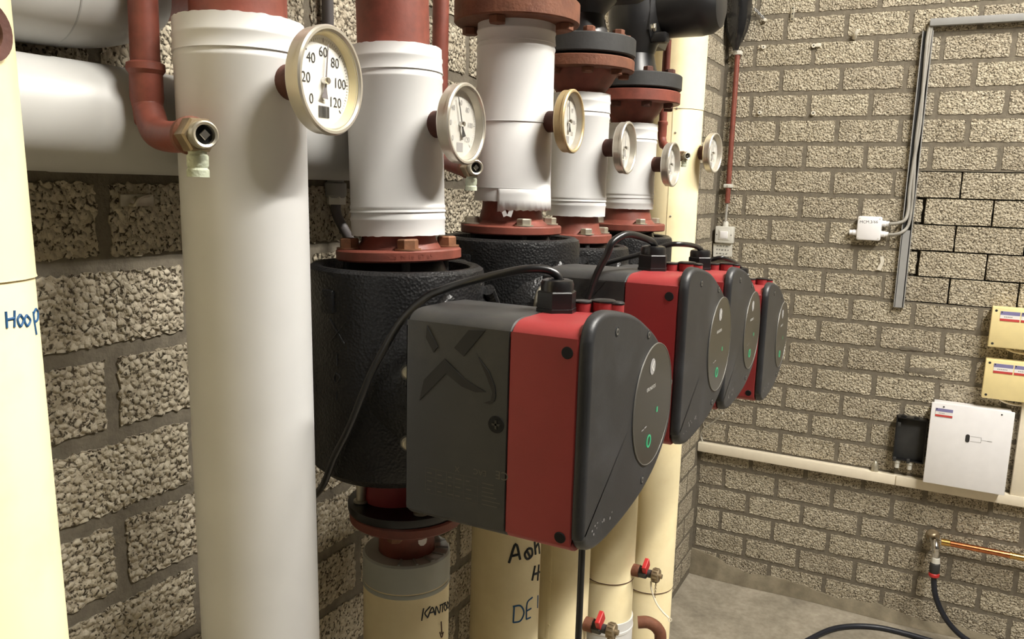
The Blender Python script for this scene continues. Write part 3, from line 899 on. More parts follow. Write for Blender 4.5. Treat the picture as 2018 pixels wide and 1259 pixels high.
link('screw', lathe([(0, 0.004), (0.003, 0.003), (0.004, 0)], (0.0085, -2.86, 1.698), (1, 0, 0), 12), 'zinc', t)

# ------------------------------------------------------------------ vent pipes
def vent(label, top, bend, end, r, tip, z_top=2.6, boss=True):
    t = thing('vent_pipe', label, 'pipe', (top[0], top[1], end[2]))
    x, y, z = top
    link('pipe', tube([(x, y, z_top), (x, y, z)], r, 24, 0), 'oxide', t)
    link('socket', lathe([(r, 0.022), (r * 1.28, 0.020), (r * 1.32, 0.014), (r * 1.12, 0.010), (r * 1.14, -0.012), (r * 1.04, -0.02), (r, -0.02)], (x, y, z), (0, 0, 1), 32), 'oxide', t)
    d = (Vector(end) - Vector((x, y, end[2])))
    d.z = 0
    d.normalize()
    e = Vector(end)
    path = [(x, y, z - 0.016), (x + d.x * 0.006, y + d.y * 0.006, z - 0.034)] + [tuple(b) for b in bend] + [tuple(e - d * 0.012), tuple(e)]
    link('elbow', tube(path, [r * 1.04] * 8, 24, 8), 'oxide', t)
    link('elbow_rim', lathe([(r, -0.006), (r * 1.22, -0.005), (r * 1.25, 0.003), (r * 1.05, 0.005), (r, 0.005)], e, d, 28), 'rust', t)
    # drain cock
    k = r / 0.0137
    link('hex_body', hexp(e + d * 0.003, d, 0.0162 * k, 0.020 * k, 0.12), 'brass', t, smooth=0)
    b = link('spindle_collar', lathe([(0.0118 * k, 0), (0.0118 * k, 0.011 * k), (0.0105 * k, 0.012 * k), (0.0085 * k, 0.011 * k), (0.0085 * k, 0.004 * k), (0, 0.004 * k)], e + d * (0.022 * k), d, 28), 'zinc', t)
    link('spindle_recess', lathe([(0, 0), (0.0086 * k, 0)], e + d * (0.0266 * k), d, 24), 'hole', b)
    link('spindle', hexp(e + d * (0.0266 * k), d, 0.0048 * k, 0.006 * k, 0.1, 4), 'chrome', b, smooth=0)
    o = e + d * (0.014 * k)
    link('outlet', lathe([(0, 0), (0.0085 * k, 0), (0.0078 * k, -0.016 * k), (0.0092 * k, -0.018 * k), (0.0092 * k, -0.026 * k), (0.0082 * k, -0.028 * k), (0.0095 * k, -0.03 * k), (0.0095 * k, -0.036 * k), (0, -0.036 * k)], o, (0, 0, 1), 24), 'verdigris', t)
    return t

vent('red vent pipe with elbow and drain cock left of the tall white pipe', (0.135, -2.9415, 1.812), [(0.139, -2.943, 1.786), (0.158, -2.951, 1.767), (0.192, -2.964, 1.7615)], (0.236, -2.9795, 1.7615), 0.0137, None)
vent('red vent pipe with drain cock behind the second dial', (0.123, -2.393, 1.81), [(0.135, -2.405, 1.777), (0.16, -2.425, 1.76), (0.19, -2.445, 1.753)], (0.217, -2.462, 1.750), 0.0125, None)
vent('thin red vent pipe with drain cock in front of the cream pipe', (0.219, -1.53, 1.87), [(0.23, -1.545, 1.835), (0.25, -1.56, 1.818), (0.27, -1.575, 1.81)], (0.288, -1.588, 1.806), 0.0095, None)

# ------------------------------------------------------------------ thermometers
def thermometer(label, face, pipe_x, aged=False, full=False, blank=False, tilt=0.0, reading=63, pipeR=0.063):
    fx, fy, fz = face
    t = thing('thermometer', label, 'thermometer', (pipe_x + pipeR, fy, fz), 'dial thermometers on the pipes')
    ax = Vector((math.cos(tilt), math.sin(tilt), 0))
    rt = Vector((-math.sin(tilt), math.cos(tilt), 0))
    o = Vector(face)
    R = 0.05
    def to3(u, v, d):
        return o + rt * u + Vector((0, 0, 1)) * v + ax * d
    case = 'agedcase' if aged else 'nickel'
    link('case', lathe([(0, -0.0205), (0.030, -0.0205), (R - 0.004, -0.0185), (R - 0.0008, -0.0155), (R - 0.0008, -0.003), (R - 0.006, -0.003), (R - 0.006, -0.012), (0, -0.012)], o, ax, 72), case, t)
    link('bezel', lathe([(R - 0.001, -0.006), (R + 0.0006, -0.005), (R + 0.0006, -0.001), (R - 0.001, 0.0008), (R - 0.0035, 0.0008), (R - 0.0052, -0.0012), (R - 0.0052, -0.004)], o, ax, 72), case, t)
    link('inner_ring', lathe([(R - 0.0055, -0.002), (R - 0.0085, -0.0105), (R - 0.0055, -0.0115)], o, ax, 72), 'dialcream' if full else 'nickel', t)
    face_o = link('dial_face', lathe([(0, -0.0108), (R - 0.0055, -0.0108)], o, ax, 64), 'dialwhite' if full else 'dialwornglare', t)
    # print
    bm = bmesh.new()
    bm2 = bmesh.new()
    r_num, r_tick = 0.0262, 0.0392
    for k in range(0, 121, 2):
        a = math.radians(225 - 2.25 * k)
        ln = 0.0042 if k % 20 == 0 else (0.003 if k % 10 == 0 else 0.002)
        wd = 0.0005 if k % 20 == 0 else 0.00022
        c, s = math.cos(a), math.sin(a)
        q = [((r_tick - ln) * c - wd * s, (r_tick - ln) * s + wd * c), ((r_tick - ln) * c + wd * s, (r_tick - ln) * s - wd * c), (r_tick * c + wd * s, r_tick * s - wd * c), (r_tick * c - wd * s, r_tick * s + wd * c)]
        bm.faces.new([bm.verts.new(to3(u, v, -0.0104)) for u, v in q])
    for k in range(0, 121, 20):
        a = math.radians(225 - 2.25 * k)
        add_text(bm, str(k), 0.0135 if full else 0.0095, to3, r_num * math.cos(a), r_num * math.sin(a), -0.0104)
    link('scale_print', bm_mesh(bm, fix=False), 'ink' if full else ('glareprint' if blank else 'inkgrey'), face_o)
    add_rect(bm2, to3, -0.008, -0.0345, 0.008, -0.023, -0.0105)
    if full:
        bm3 = bmesh.new()
        u = -0.0075
        r = random.Random(5)
        while u < 0.0075:
            wd = r.choice((0.0006, 0.0009, 0.0012))
            add_rect(bm3, to3, u, -0.0340, u + wd, -0.0235, -0.0102)
            u += wd + r.choice((0.0005, 0.0008))
        link('bar_print', bm_mesh(bm3, fix=False), 'ink', face_o)
        add_text(bm2, 'C', 0.006, to3, -0.001, -0.0165, -0.0104)
    link('print_patch', bm_mesh(bm2, fix=False), 'inkgrey', face_o)
    a = math.radians(225 - 2.25 * reading)
    c, s = math.cos(a), math.sin(a)
    def rot(pts):
        return [(u * s + v * c, -u * c + v * s) for u, v in pts]
    ptr = rot([(-0.0009, 0.0), (-0.0005, 0.034), (0.0005, 0.034), (0.0009, 0.0), (0.0016, -0.007), (0.0048, -0.0165), (-0.0048, -0.0165), (-0.0016, -0.007)])
    link('pointer', prism(ptr, to3, -0.0078, -0.0072), 'pointer' if full else ('inkgrey' if blank else 'ink'), t, smooth=0)  # blank dials: pointer paled too, glass glare put into its colour
    link('pointer_hub', lathe([(0, -0.0035), (0.0028, -0.004), (0.0036, -0.0055), (0.0036, -0.0105), (0, -0.0105)], o, ax, 24), 'chrome', t)
    link('glass', lathe([(0, -0.0018), (R - 0.0045, -0.0018)], o, ax, 64), 'glass', t)
    back = o - ax * 0.0195
    root = Vector((pipe_x + pipeR - 0.01, fy, fz))
    dd = (back - root)
    st = link('stem', lathe([(0, 0), (0.0172, 0), (0.0172, dd.length), (0, dd.length)], root, dd, 28), 'darkrust', t)
    link('stem_nut', hexp(root + dd * 0.62, dd, 0.0172, dd.length * 0.36, 0.1), 'darkrust', st, smooth=0)
    return t

thermometer('large clear dial thermometer with black figures on the tall white pipe', (0.309, -2.875, 1.819), AX[1][0], full=True, tilt=0.06, reading=63)
thermometer('second dial thermometer, faded, on the white sleeve above the nearest pump', (0.293, -2.595, 1.801), AX[2][0], reading=52, tilt=0.03)
thermometer('yellowed dial thermometer with a stained rim on the torn white sleeve', (0.297, -2.263, 1.831), AX[3][0], aged=True, reading=56, tilt=0.05)
thermometer('fourth dial thermometer on the white sleeve under the rusty brown flange', (0.287, -1.963, 1.805), AX[4][0], blank=True, reading=60, pipeR=0.06, tilt=0.03)
thermometer('fifth dial thermometer on the shortest white sleeve, in front of the cream pipe', (0.289, -1.652, 1.784), AX[5][0], blank=True, reading=60, pipeR=0.06)
thermometer('farthest dial thermometer on the cream pipe next to the back wall corner', (0.318, -1.384, 1.823), AX[6][0], blank=True, reading=60, pipeR=0.066, tilt=-0.1)

# ------------------------------------------------------------------ pumps
OUT = [(-0.222, -0.085), (-0.222, 0.0), (-0.222, 0.09), (-0.2195, 0.108), (-0.213, 0.119), (-0.2, 0.126), (-0.172, 0.128), (-0.113, 0.1195), (-0.075, 0.1105), (-0.042, 0.098), (-0.008, 0.0825), (0.02, 0.066), (0.045, 0.046), (0.064, 0.026), (0.077, 0.006), (0.0835, -0.014), (0.0825, -0.034), (0.074, -0.053), (0.058, -0.0695), (0.036, -0.083), (0.01, -0.0945), (-0.03, -0.1065), (-0.08, -0.114), (-0.13, -0.1175), (-0.17, -0.1178), (-0.198, -0.113), (-0.213, -0.104), (-0.2195, -0.095)]
def smooth_outline(pts, n=4):
    P = [Vector((u, v, 0)) for u, v in pts]
    m = len(P)
    out = []
    for i in range(m):
        a, b, c, d = P[i - 1], P[i], P[(i + 1) % m], P[(i + 2) % m]
        for k in range(n):
            t = k / n
            q = 0.5 * ((2 * b) + (c - a) * t + (2 * a - 5 * b + 4 * c - d) * t * t + (3 * b - a - 3 * c + d) * t ** 3)
            out.append((q.x, q.y))
    return out
def trim(pts):
    out = []
    for u, v in pts:
        if u < 0:
            u += 0.010 * min(1.0, max(0.0, (-u - 0.05) / 0.15))
        else:
            u -= 0.006 * min(1.0, u / 0.06)
        out.append((u, v))
    return out
OUT = trim(OUT)
OUTS = smooth_outline(OUT, 3)
def inset(pts, d):
    n = len(pts)
    out = []
    for i in range(n):
        a, b, c = Vector(pts[i - 1]), Vector(pts[i]), Vector(pts[(i + 1) % n])
        t = (c - a).normalized()
        out.append((b.x - t.y * -d * -1, b.y + t.x * -d * -1) if False else (b.x + t.y * d, b.y - t.x * d))
    return out
# the box behind the cover: flat top, rounded near edges, round far side
BOX = [(-0.2215, -0.085), (-0.2215, 0.089), (-0.2202, 0.1005), (-0.2160, 0.1080), (-0.2085, 0.1130), (-0.198, 0.1152), (-0.18, 0.1155), (-0.10, 0.1135), (-0.05, 0.098), (0.0, 0.083), (0.04, 0.047), (0.066, 0.012), (0.072, -0.02), (0.06, -0.06), (0.02, -0.088), (-0.04, -0.103), (-0.12, -0.112), (-0.195, -0.1130), (-0.2085, -0.1112), (-0.2168, -0.1062), (-0.2205, -0.0985)]
BOX = trim(BOX)
BOXS = smooth_outline(BOX, 2)
US = -0.2115

def loft(rings, to3, cap0=True, cap1=True):
    """rings: list of (outline, depth)"""
    bm = bmesh.new()
    RR = [[bm.verts.new(to3(u, v, d)) for u, v in pts] for pts, d in rings]
    n = len(RR[0])
    for A, B in zip(RR, RR[1:]):
        for i in range(n):
            j = (i + 1) % n
            bm.faces.new((A[i], A[j], B[j], B[i]))
    if cap0:
        bm.faces.new(RR[0][::-1])
    if cap1:
        pts, d = rings[-1]
        c = bm.verts.new(to3(sum(p[0] for p in pts) / n, sum(p[1] for p in pts) / n, d))
        for i in range(n):
            bm.faces.new((RR[-1][i], RR[-1][(i + 1) % n], c))
    return bm_mesh(bm)

area = sum(OUTS[i - 1][0] * OUTS[i][1] - OUTS[i][0] * OUTS[i - 1][1] for i in range(len(OUTS)))
SGN = -1.0 if area > 0 else 1.0
def ins(pts, d):
    return inset(pts, d * SGN)

BASE = ins(OUTS, 0.0042)
def shrink(k):
    cu, cv = -0.07, 0.003
    return [(cu + (u - cu) * k, cv + (v - cv) * k) for u, v in BASE]

def pump(n, label, ax, yc, zc, xf, top, insR, ins_bot, near=False):
    t = thing('circulation_pump', label, 'pump', (ax[0], ax[1], ins_bot - 0.06), 'red and black circulation pumps')
    dx = xf - 0.556
    def F(u, v, d):      # outline coordinates; depth is world x
        return (d + dx, yc + u, zc + v)
    cx, cy = ax
    # moulded insulation shell, two halves around the casing
    zt, zb = top, ins_bot
    link('insulation_shell', lathe([(0.085, zt - 0.016), (insR - 0.022, zt - 0.016), (insR - 0.020, zt - 0.002), (insR - 0.016, zt), (insR - 0.008, zt), (insR - 0.002, zt - 0.004), (insR, zt - 0.012), (insR, zb + 0.03), (insR - 0.006, zb + 0.012), (insR - 0.02, zb), (0.06, zb)], (cx, cy, 0), (0, 0, 1), 80), 'foam', t)
    # forward boss flaring towards the motor
    oct_ = [(math.cos(a), math.sin(a)) for a in [2 * PI * (i + 0.5) / 10 for i in range(10)]]
    sm = smooth_outline(oct_, 4)
    link('insulation_boss', loft([([(u * 0.117, v * 0.130) for u, v in sm], cx + 0.04 - dx), ([(u * 0.117, v * 0.126) for u, v in sm], cx + 0.075 - dx), ([(u * 0.104, v * 0.104) for u, v in sm], cx + 0.112 - dx), ([(u * 0.096, v * 0.095) for u, v in sm], cx + 0.12 - dx)], F), 'foam', t)
    for s in (-1, 1):
        link('shell_ridge', tube([(cx + 0.115, cy + s * 0.05, zc + 0.106), (cx + 0.108, cy + s * 0.085, zc + 0.07), (cx + 0.095, cy + s * 0.104, zc + 0.015)], 0.009, 12), 'foam', t)
    # vertical split line clip between the halves
    link('shell_clip', box((cx - 0.02, cy - insR + 0.001, zt - 0.04), (0.02, 0.008, 0.03), 0.003), 'foam', t)
    link('shell_clip', box((cx + 0.02, cy + insR - 0.004, zt - 0.035), (0.045, 0.02, 0.07), 0.006), 'foam', t)
    link('casing', lathe([(0, zb - 0.075), (0.048, zb - 0.075), (0.045, zb), (0.045, zb + 0.06), (0, zb + 0.06)], (cx, cy, 0), (0, 0, 1), 40), 'pumpred', t)
    link('casing_neck', lathe([(0, zt - 0.05), (0.09, zt - 0.03), (0.07, zt - 0.012), (0.062, zt + 0.0065), (0, zt + 0.0065)], (cx, cy, 0), (0, 0, 1), 48), 'black', t)
    if near:
        z0 = 1.2735
        pf = link('casing_flange', lathe([(0.03, z0), (0.079, z0), (0.080, z0 + 0.003), (0.080, z0 + 0.012), (0.03, z0 + 0.013)], (0.203, cy, 0), (0, 0, 1), 56), 'black', t)
        for a in (-2.35, -0.62, 0.95, 2.5):
            x, y = 0.203 + 0.062 * math.cos(a), cy + 0.062 * math.sin(a)
            b = link('bolt', lathe([(0, 0), (0.0068, 0), (0.0068, 0.045), (0.006, 0.047), (0, 0.047)], (x, y, z0 + 0.013), (0, 0, 1), 16), 'zinc', pf)
            link('washer', lathe([(0, 0), (0.0105, 0), (0.0105, 0.003), (0, 0.003)], (x, y, z0 + 0.013), (0, 0, 1), 20), 'zinc', b)
    # upper flange studs
    for a in (PI / 4, 3 * PI / 4, -PI / 4, -3 * PI / 4):
        link('stud', lathe([(0, zt - 0.015), (0.006, zt - 0.015), (0.006, zt + 0.009), (0, zt + 0.009)], (cx + 0.066 * math.cos(a), cy + 0.066 * math.sin(a), 0), (0, 0, 1), 14), 'blackring', t)
    # motor neck between foam and box
    link('motor_neck', lathe([(0, 0), (0.078, 0), (0.08, 0.02), (0.08, 0.05), (0, 0.05)], (cx + 0.118, yc, zc), (1, 0, 0), 48), 'black', t)
    for v in (0.027, -0.059):
        sp = link('screw_post', lathe([(0, -0.06), (0.010, -0.06), (0.010, 0.0), (0, 0.0)], (0.300 + dx, yc - 0.137, zc + v), (0.25, -0.96, 0.05), 20), 'black', t)
        link('neck_screw', lathe([(0, 0.005), (0.0055, 0.004), (0.0078, 0.0005), (0.0078, 0), (0, 0)], (0.300 + dx, yc - 0.137, zc + v), (0.45, -0.88, 0.1), 20), 'zinc', sp)
    link('clamp_spring', tube([(0.308 + dx, yc - 0.105, zc + 0.085), (0.302 + dx, yc - 0.125, zc + 0.065), (0.300 + dx, yc - 0.128, zc + 0.035)], 0.004, 10), 'zinc', t)
    # dark grey rear box
    body = link('control_box', loft([(ins(BOXS, 0.0022), 0.348), (ins(BOXS, 0.0006), 0.3492), (BOXS, 0.3512), (BOXS, 0.4688), (ins(BOXS, 0.0018), 0.4702)], F), 'pumpgrey', t)
    band = link('red_band', loft([(ins(BOXS, 0.0016), 0.4702), (BOXS, 0.4716), (BOXS, 0.5415), (ins(BOXS, 0.0012), 0.5432)], F), 'pumpred', t)
    cover = link('front_cover', loft([(ins(OUTS, 0.004), 0.5425), (ins(OUTS, 0.0008), 0.5435), (OUTS, 0.5455), (ins(OUTS, 0.0007), 0.5505), (ins(OUTS, 0.0022), 0.5535), (ins(OUTS, 0.0042), 0.5550), (shrink(0.984), 0.5555), (shrink(0.978), 0.5555), (shrink(0.9), 0.5555)], F), 'pumpblack', t, smooth=60)
    XF = 0.5555
    # display
    ring = link('display', lathe([(0, 0.0012), (0.0715, 0.0012), (0.0722, 0.0)], F(-0.006, -0.002, XF), (1, 0, 0), 72), 'display', cover)
    link('display_rim', lathe([(0.0712, 0.0008), (0.0715, 0.0016), (0.0722, 0.0016), (0.0726, 0.0004)], F(-0.006, -0.002, XF), (1, 0, 0), 72), 'displayring', ring)
    def D(u, v, d):
        return F(u - 0.006, v - 0.002, XF + 0.0014 + d)
    link('emblem_disc', lathe([(0, 0.0003), (0.0095, 0.0003), (0.0095, 0)], D(-0.012, 0.047, 0), (1, 0, 0), 32), 'inkgrey', ring)
    bm = bmesh.new()
    def E2(u, v, d):
        return D(-0.012 + u, 0.047 + v, d)
    for q in ([(-0.004, 0.0), (0.002, 0.0062), (0.0052, 0.0062), (-0.0008, 0.0)], [(-0.004, 0.0), (-0.0008, 0.0), (0.0052, -0.0062), (0.002, -0.0062)]):
        bm.faces.new([bm.verts.new(E2(u, v, 0.0006)) for u, v in q])
    link('emblem_arrow', bm_mesh(bm, fix=False), 'symbol', ring)
    bm = bmesh.new()
    add_text(bm, 'GRUNDFOS', 0.0062, D, -0.014, 0.022, 0.0004)
    link('brand_print', bm_mesh(bm, fix=False), 'symbol', ring)
    bm = bmesh.new()
    add_rect(bm, D, 0.012, -0.013, 0.0165, -0.0065, 0.0005)
    link('status_light', bm_mesh(bm, fix=False), 'led', ring)
    link('ring_light', lathe([(0.0058, 0.0002), (0.0058, 0.0007), (0.0078, 0.0007), (0.0078, 0.0002)], D(-0.012, -0.042, 0), (1, 0, 0), 36), 'led', ring)
    bm = bmesh.new()
    add_rect(bm, D, -0.042, -0.023, -0.034, -0.0215, 0.0005)
    add_rect(bm, D, -0.032, -0.022, -0.024, -0.0205, 0.0005)
    link('panel_print', bm_mesh(bm, fix=False), 'inkgrey', ring)
    for u, v in ((-0.142, 0.104), (-0.036, 0.085), (0.0665, 0.009), (-0.03, -0.088)):
        h = link('screw_recess', lathe([(0, 0.0006), (0.0052, 0.0006), (0.0056, 0)], F(u, v, XF - 0.0002), (1, 0, 0), 24), 'hole', cover)
        link('screw', lathe([(0.0018, 0.0009), (0.0036, 0.0009), (0.0036, 0.0004)], F(u, v, XF), (1, 0, 0), 18), 'displayring', h)
    # scuffs on the lower edge of the cover
    bm = bmesh.new()
    r = random.Random(n)
    for i in range(10):
        u, v = r.uniform(-0.19, -0.12), r.uniform(-0.098, -0.088)
        add_rect(bm, lambda a, b, d: F(a, b, XF + 0.0003), u, v, u + r.uniform(0.001, 0.003), v + r.uniform(0.001, 0.004), 0)
    link('scuff_mark', bm_mesh(bm, fix=False), 'inkgrey', cover)
    # corner holes and side plug
    for v, tz in ((0.0915, 0.1), (-0.0945, -0.12)):
        link('corner_hole', lathe([(0, 0.0004), (0.0056, 0.0004), (0.0062, -0.0006)], (0.5315 + dx, yc + US - 0.0003, zc + v), (0, -1, tz), 28), 'hole', band)
    sp = link('side_plug', lathe([(0, 0.0009), (0.0088, 0.0009), (0.0094, -0.0004)], (0.4575 + dx, yc + US, zc + 0.009), (0, -1, 0), 28), 'hole', body)
    for a in (0, PI / 2):
        link('plug_slot', box((0.4575 + dx, yc + US - 0.0012, zc + 0.009), (0.009, 0.0008, 0.0022), 0, Matrix.Rotation(a, 3, 'Y')), 'black', sp, smooth=0)
    # cable gland and capped ports on top
    gx, gy, gz = 0.479 + dx, yc - 0.122, zc + 0.1165
    g = link('cable_gland', hexp((gx, gy, gz), (0, 0, 1), 0.0215, 0.021, 0.06, phase=0.2), 'black', t, smooth=0)
    link('gland_base', hexp((gx, gy, gz - 0.004), (0, 0, 1), 0.0225, 0.007, 0.05, phase=0.2), 'black', g, smooth=0)
    link('gland_dome', lathe([(0.0175, 0.020), (0.0178, 0.028), (0.0165, 0.032), (0.012, 0.0335), (0.0075, 0.033), (0.0072, 0.028)], (gx, gy, gz), (0, 0, 1), 32), 'cable', g)
    for u, v, rr, hh in ((0.498, -0.095, 0.0095, 0.006), (0.507, -0.078, 0.008, 0.005), (0.519, -0.085, 0.0125, 0.0075), (0.5315, -0.082, 0.009, 0.006)):
        p = link('port', lathe([(0, 0), (rr, 0), (rr, hh + 0.004), (0, hh + 0.004)], (u + dx, yc + v, zc + 0.113), (0, 0, 1), 28), 'pumpred', t)
        link('port_cap', lathe([(0, 0), (rr * 1.04, 0), (rr * 1.04, 0.0016), (rr * 0.9, 0.0026), (0, 0.0026)], (u + dx, yc + v, zc + 0.113 + hh + 0.004), (0, 0, 1), 28), 'black', p)
    # raised cross emblem on the near side of the box
    w = [[(0.3781, 1.5809), (0.3918, 1.5605), (0.3865, 1.5542), (0.3771, 1.5682)],
         [(0.4280, 1.5821), (0.4467, 1.5835), (0.4228, 1.5543), (0.4113, 1.5618)],
         [(0.3699, 1.5007), (0.3752, 1.5235), (0.3997, 1.5489), (0.4233, 1.5312), (0.4397, 1.5242), (0.4490, 1.5208), (0.4375, 1.5190), (0.4210, 1.5227), (0.4019, 1.5335)],
         [(0.4394, 1.5556), (0.4519, 1.5423), (0.4591, 1.5280), (0.4604, 1.5190), (0.4588, 1.5126), (0.4539, 1.5092), (0.4470, 1.5094), (0.4549, 1.5130), (0.4567, 1.5216), (0.4500, 1.5362)]]
    for pts in w:
        link('cross_emblem', prism([(x + dx - 0.004, z - 1.48 + zc) for x, z in pts], lambda u, v, d: (u, d, v), yc + US + 0.001, yc + US - 0.0012), 'emblem', body, smooth=0)
    if near:
        def SD(u, v, d):
            return (u, yc + US - 0.0003 - d, v)
        bm = bmesh.new()
        add_text(bm, 'CE', 0.0125, SD, 0.4655, 1.437, 0, PI)
        add_text(bm, 'EAC', 0.0085, SD, 0.440, 1.4355, 0, PI)
        add_text(bm, 'X', 0.0085, SD, 0.413, 1.434, 0, PI)
        link('approval_marks', bm_mesh(bm, fix=False), 'fadeprint', body)
        bm = bmesh.new()
        for v in (1.428, 1.4185, 1.409, 1.4005):
            add_rect(bm, SD, 0.374, v, 0.438, v + 0.0003, 0)
        for u in (0.374, 0.387, 0.400, 0.409, 0.421, 0.438):
            add_rect(bm, SD, u, 1.4005, u + 0.0003, 1.428, 0)
        r = random.Random(9)
        for v in (1.4225, 1.4135, 1.404):
            for u in (0.376, 0.389, 0.402, 0.411, 0.424):
                add_rect(bm, SD, u, v, u + r.uniform(0.004, 0.008), v + 0.0012, 0)
        for i, v in enumerate((1.424, 1.4195, 1.415, 1.4105, 1.406, 1.4015)):
            add_rect(bm, SD, 0.443, v, 0.443 + r.uniform(0.012, 0.022), v + 0.001, 0)
        link('rating_print', bm_mesh(bm, fix=False), 'fadeprint', body)
        # moulded material mark on the foam
        st = [[(-1.72, 1.556), (-1.52, 1.526)], [(-1.50, 1.553), (-1.70, 1.527)], [(-1.62, 1.512), (-1.62, 1.497)], [(-1.63, 1.487), (-1.58, 1.482), (-1.63, 1.474), (-1.66, 1.481), (-1.63, 1.487)], [(-1.63, 1.463), (-1.63, 1.452)]]
        marker_strokes(st, ax, insR, 0.0011, t, 'moulded_mark', 'foam')
    return t

pump(1, 'nearest and largest looking circulation pump, with approval marks on its side', AX[2], -2.595, 1.480, 0.556, 1.617, 0.1195, 1.335, True)
pump(2, 'second circulation pump, the one directly behind the nearest', AX[3], -2.263, 1.498, 0.556, 1.641, 0.1185, 1.355)
pump(3, 'third circulation pump, between the second and the farthest', AX[4], -1.963, 1.475, 0.548, 1.6115, 0.112, 1.33)
pump(4, 'farthest circulation pump, set a little lower than the others', AX[5], -1.652, 1.421, 0.556, 1.619, 0.109, 1.28)

# ------------------------------------------------------------------ pump cables
def cable(label, pts, r, group='black pump cables'):
    tag(link('power_cable', tube(pts, r, 14, 10), 'cable'), label, 'cable', group)
cable('black cable looping over the nearest pump and down its foam shell', [(0.4795, -2.717, 1.620), (0.4795, -2.717, 1.632), (0.468, -2.724, 1.6395), (0.448, -2.735, 1.639), (0.42, -2.742, 1.632), (0.388, -2.745, 1.6225), (0.357, -2.743, 1.612), (0.329, -2.738, 1.600), (0.297, -2.736, 1.574), (0.270, -2.736, 1.535), (0.243, -2.732, 1.492), (0.210, -2.7285, 1.425), (0.184, -2.7265, 1.38), (0.165, -2.725, 1.34), (0.12, -2.70, 1.30)], 0.0045)
cable('black cable arching from the second pump down between the first two pumps', [(0.4795, -2.385, 1.638), (0.4795, -2.387, 1.651), (0.475, -2.42, 1.660), (0.468, -2.47, 1.6665), (0.458, -2.496, 1.657), (0.452, -2.500, 1.640), (0.440, -2.500, 1.615), (0.432, -2.500, 1.59), (0.425, -2.500, 1.565), (0.418, -2.50, 1.50), (0.40, -2.49, 1.42)], 0.0048)
cable('thin black cable from the third pump running back to the second foam shell', [(0.4715, -2.085, 1.618), (0.4715, -2.087, 1.626), (0.470, -2.13, 1.634), (0.462, -2.18, 1.6385), (0.4416, -2.19, 1.6364), (0.3989, -2.19, 1.6194), (0.3592, -2.19, 1.6065), (0.3321, -2.19, 1.5959), (0.30, -2.2, 1.57)], 0.0042)
cable('short black cable from the farthest pump passing behind the third', [(0.4795, -1.774, 1.562), (0.4795, -1.776, 1.57), (0.478, -1.82, 1.583), (0.4656, -1.88, 1.5967), (0.4458, -1.88, 1.5924), (0.42, -1.88, 1.58), (0.39, -1.87, 1.55)], 0.0042)
cable('black cable hanging straight down from the bottom of the nearest pump', [(0.536, -2.757, 1.369), (0.5365, -2.757, 1.30), (0.537, -2.757, 1.0), (0.538, -2.757, 0.5), (0.538, -2.757, 0.004)], 0.0036)

# ------------------------------------------------------------------ drain valves on the lower pipes
def drain(label, x0, y, z, tie=False):
    t = thing('drain_valve', label, 'valve', (x0, y, z - 0.02), 'red lever drain valves')
    link('stub', lathe([(0, -0.01), (0.0155, -0.01), (0.0155, 0.02), (0, 0.02)], (x0, y, z), (1, 0, 0), 24), 'rust', t)
    link('body', hexp((x0 + 0.018, y, z), (1, 0, 0), 0.0145, 0.022, 0.1), 'blackring', t, smooth=0)
    link('body_end', lathe([(0, 0.038), (0.010, 0.038), (0.010, 0.06), (0, 0.06)], (x0, y, z), (1, 0, 0), 20), 'blackring', t)
    lv = link('lever', box((x0 + 0.036, y - 0.002, z + 0.018), (0.011, 0.032, 0.026), 0.002, Matrix.Rotation(0.5, 3, 'X')), 'valvered', t, smooth=0)
    link('lever_hole', lathe([(0, 0), (0.0022, 0)], (x0 + 0.036, y + 0.004, z + 0.0338), (0, 0, 1), 12), 'hole', lv)
    cap = link('cap', lathe([(0, 0.054), (0.0165, 0.054), (0.017, 0.057), (0.017, 0.069), (0.0155, 0.071), (0, 0.071)], (x0, y, z), (1, 0, 0), 28), 'brass', t)
    for i in range(14):
        a = 2 * PI * i / 14
        link('cap_rib', box((x0 + 0.0625, y + 0.0172 * math.cos(a), z + 0.0172 * math.sin(a)), (0.011, 0.0028, 0.0028), 0.0006, Matrix.Rotation(a, 3, 'X')), 'brass', cap)
    link('cap_knob', lathe([(0, 0.071), (0.006, 0.071), (0.006, 0.078), (0, 0.078)], (x0, y, z), (1, 0, 0), 18), 'brass', cap)
    if tie:
        tt = link('strap', tube([(x0 + 0.052, y - 0.005, z - 0.016), (x0 + 0.056, y - 0.01, z - 0.035), (x0 + 0.07, y - 0.012, z - 0.065), (x0 + 0.088, y - 0.014, z - 0.083), (x0 + 0.105, y - 0.016, z - 0.094)], 0.0022, 8), 'tie', t)
        link('strap_eye', lathe([(0.003, -0.001), (0.005, -0.001), (0.005, 0.001), (0.003, 0.001)], (x0 + 0.109, y - 0.016, z - 0.098), (0.2, -1, 0.2), 16, True), 'tie', tt)
        for i in range(9):
            link('chain_link', lathe([(0.0014, -0.0006), (0.0026, -0.0006), (0.0026, 0.0006), (0.0014, 0.0006)], (x0 + 0.066, y - 0.01, z - 0.018 - i * 0.0042), (0.7, -0.7, 0) if i % 2 else (0.7, 0.7, 0), 10, True), 'brass', t)
    else:
        link('strap', tube([(x0 + 0.07, y, z - 0.004), (x0 + 0.075, y - 0.004, z - 0.02), (x0 + 0.076, y - 0.004, z - 0.05)], 0.0016, 8), 'tie', t)
drain('red lever drain valve with a white strap on the pipe under the farthest pump', 0.243, -1.652, 0.782, True)
drain('red lever drain valve at the bottom of the frame beside the hanging black cable', 0.241, -1.963, 0.790, False)
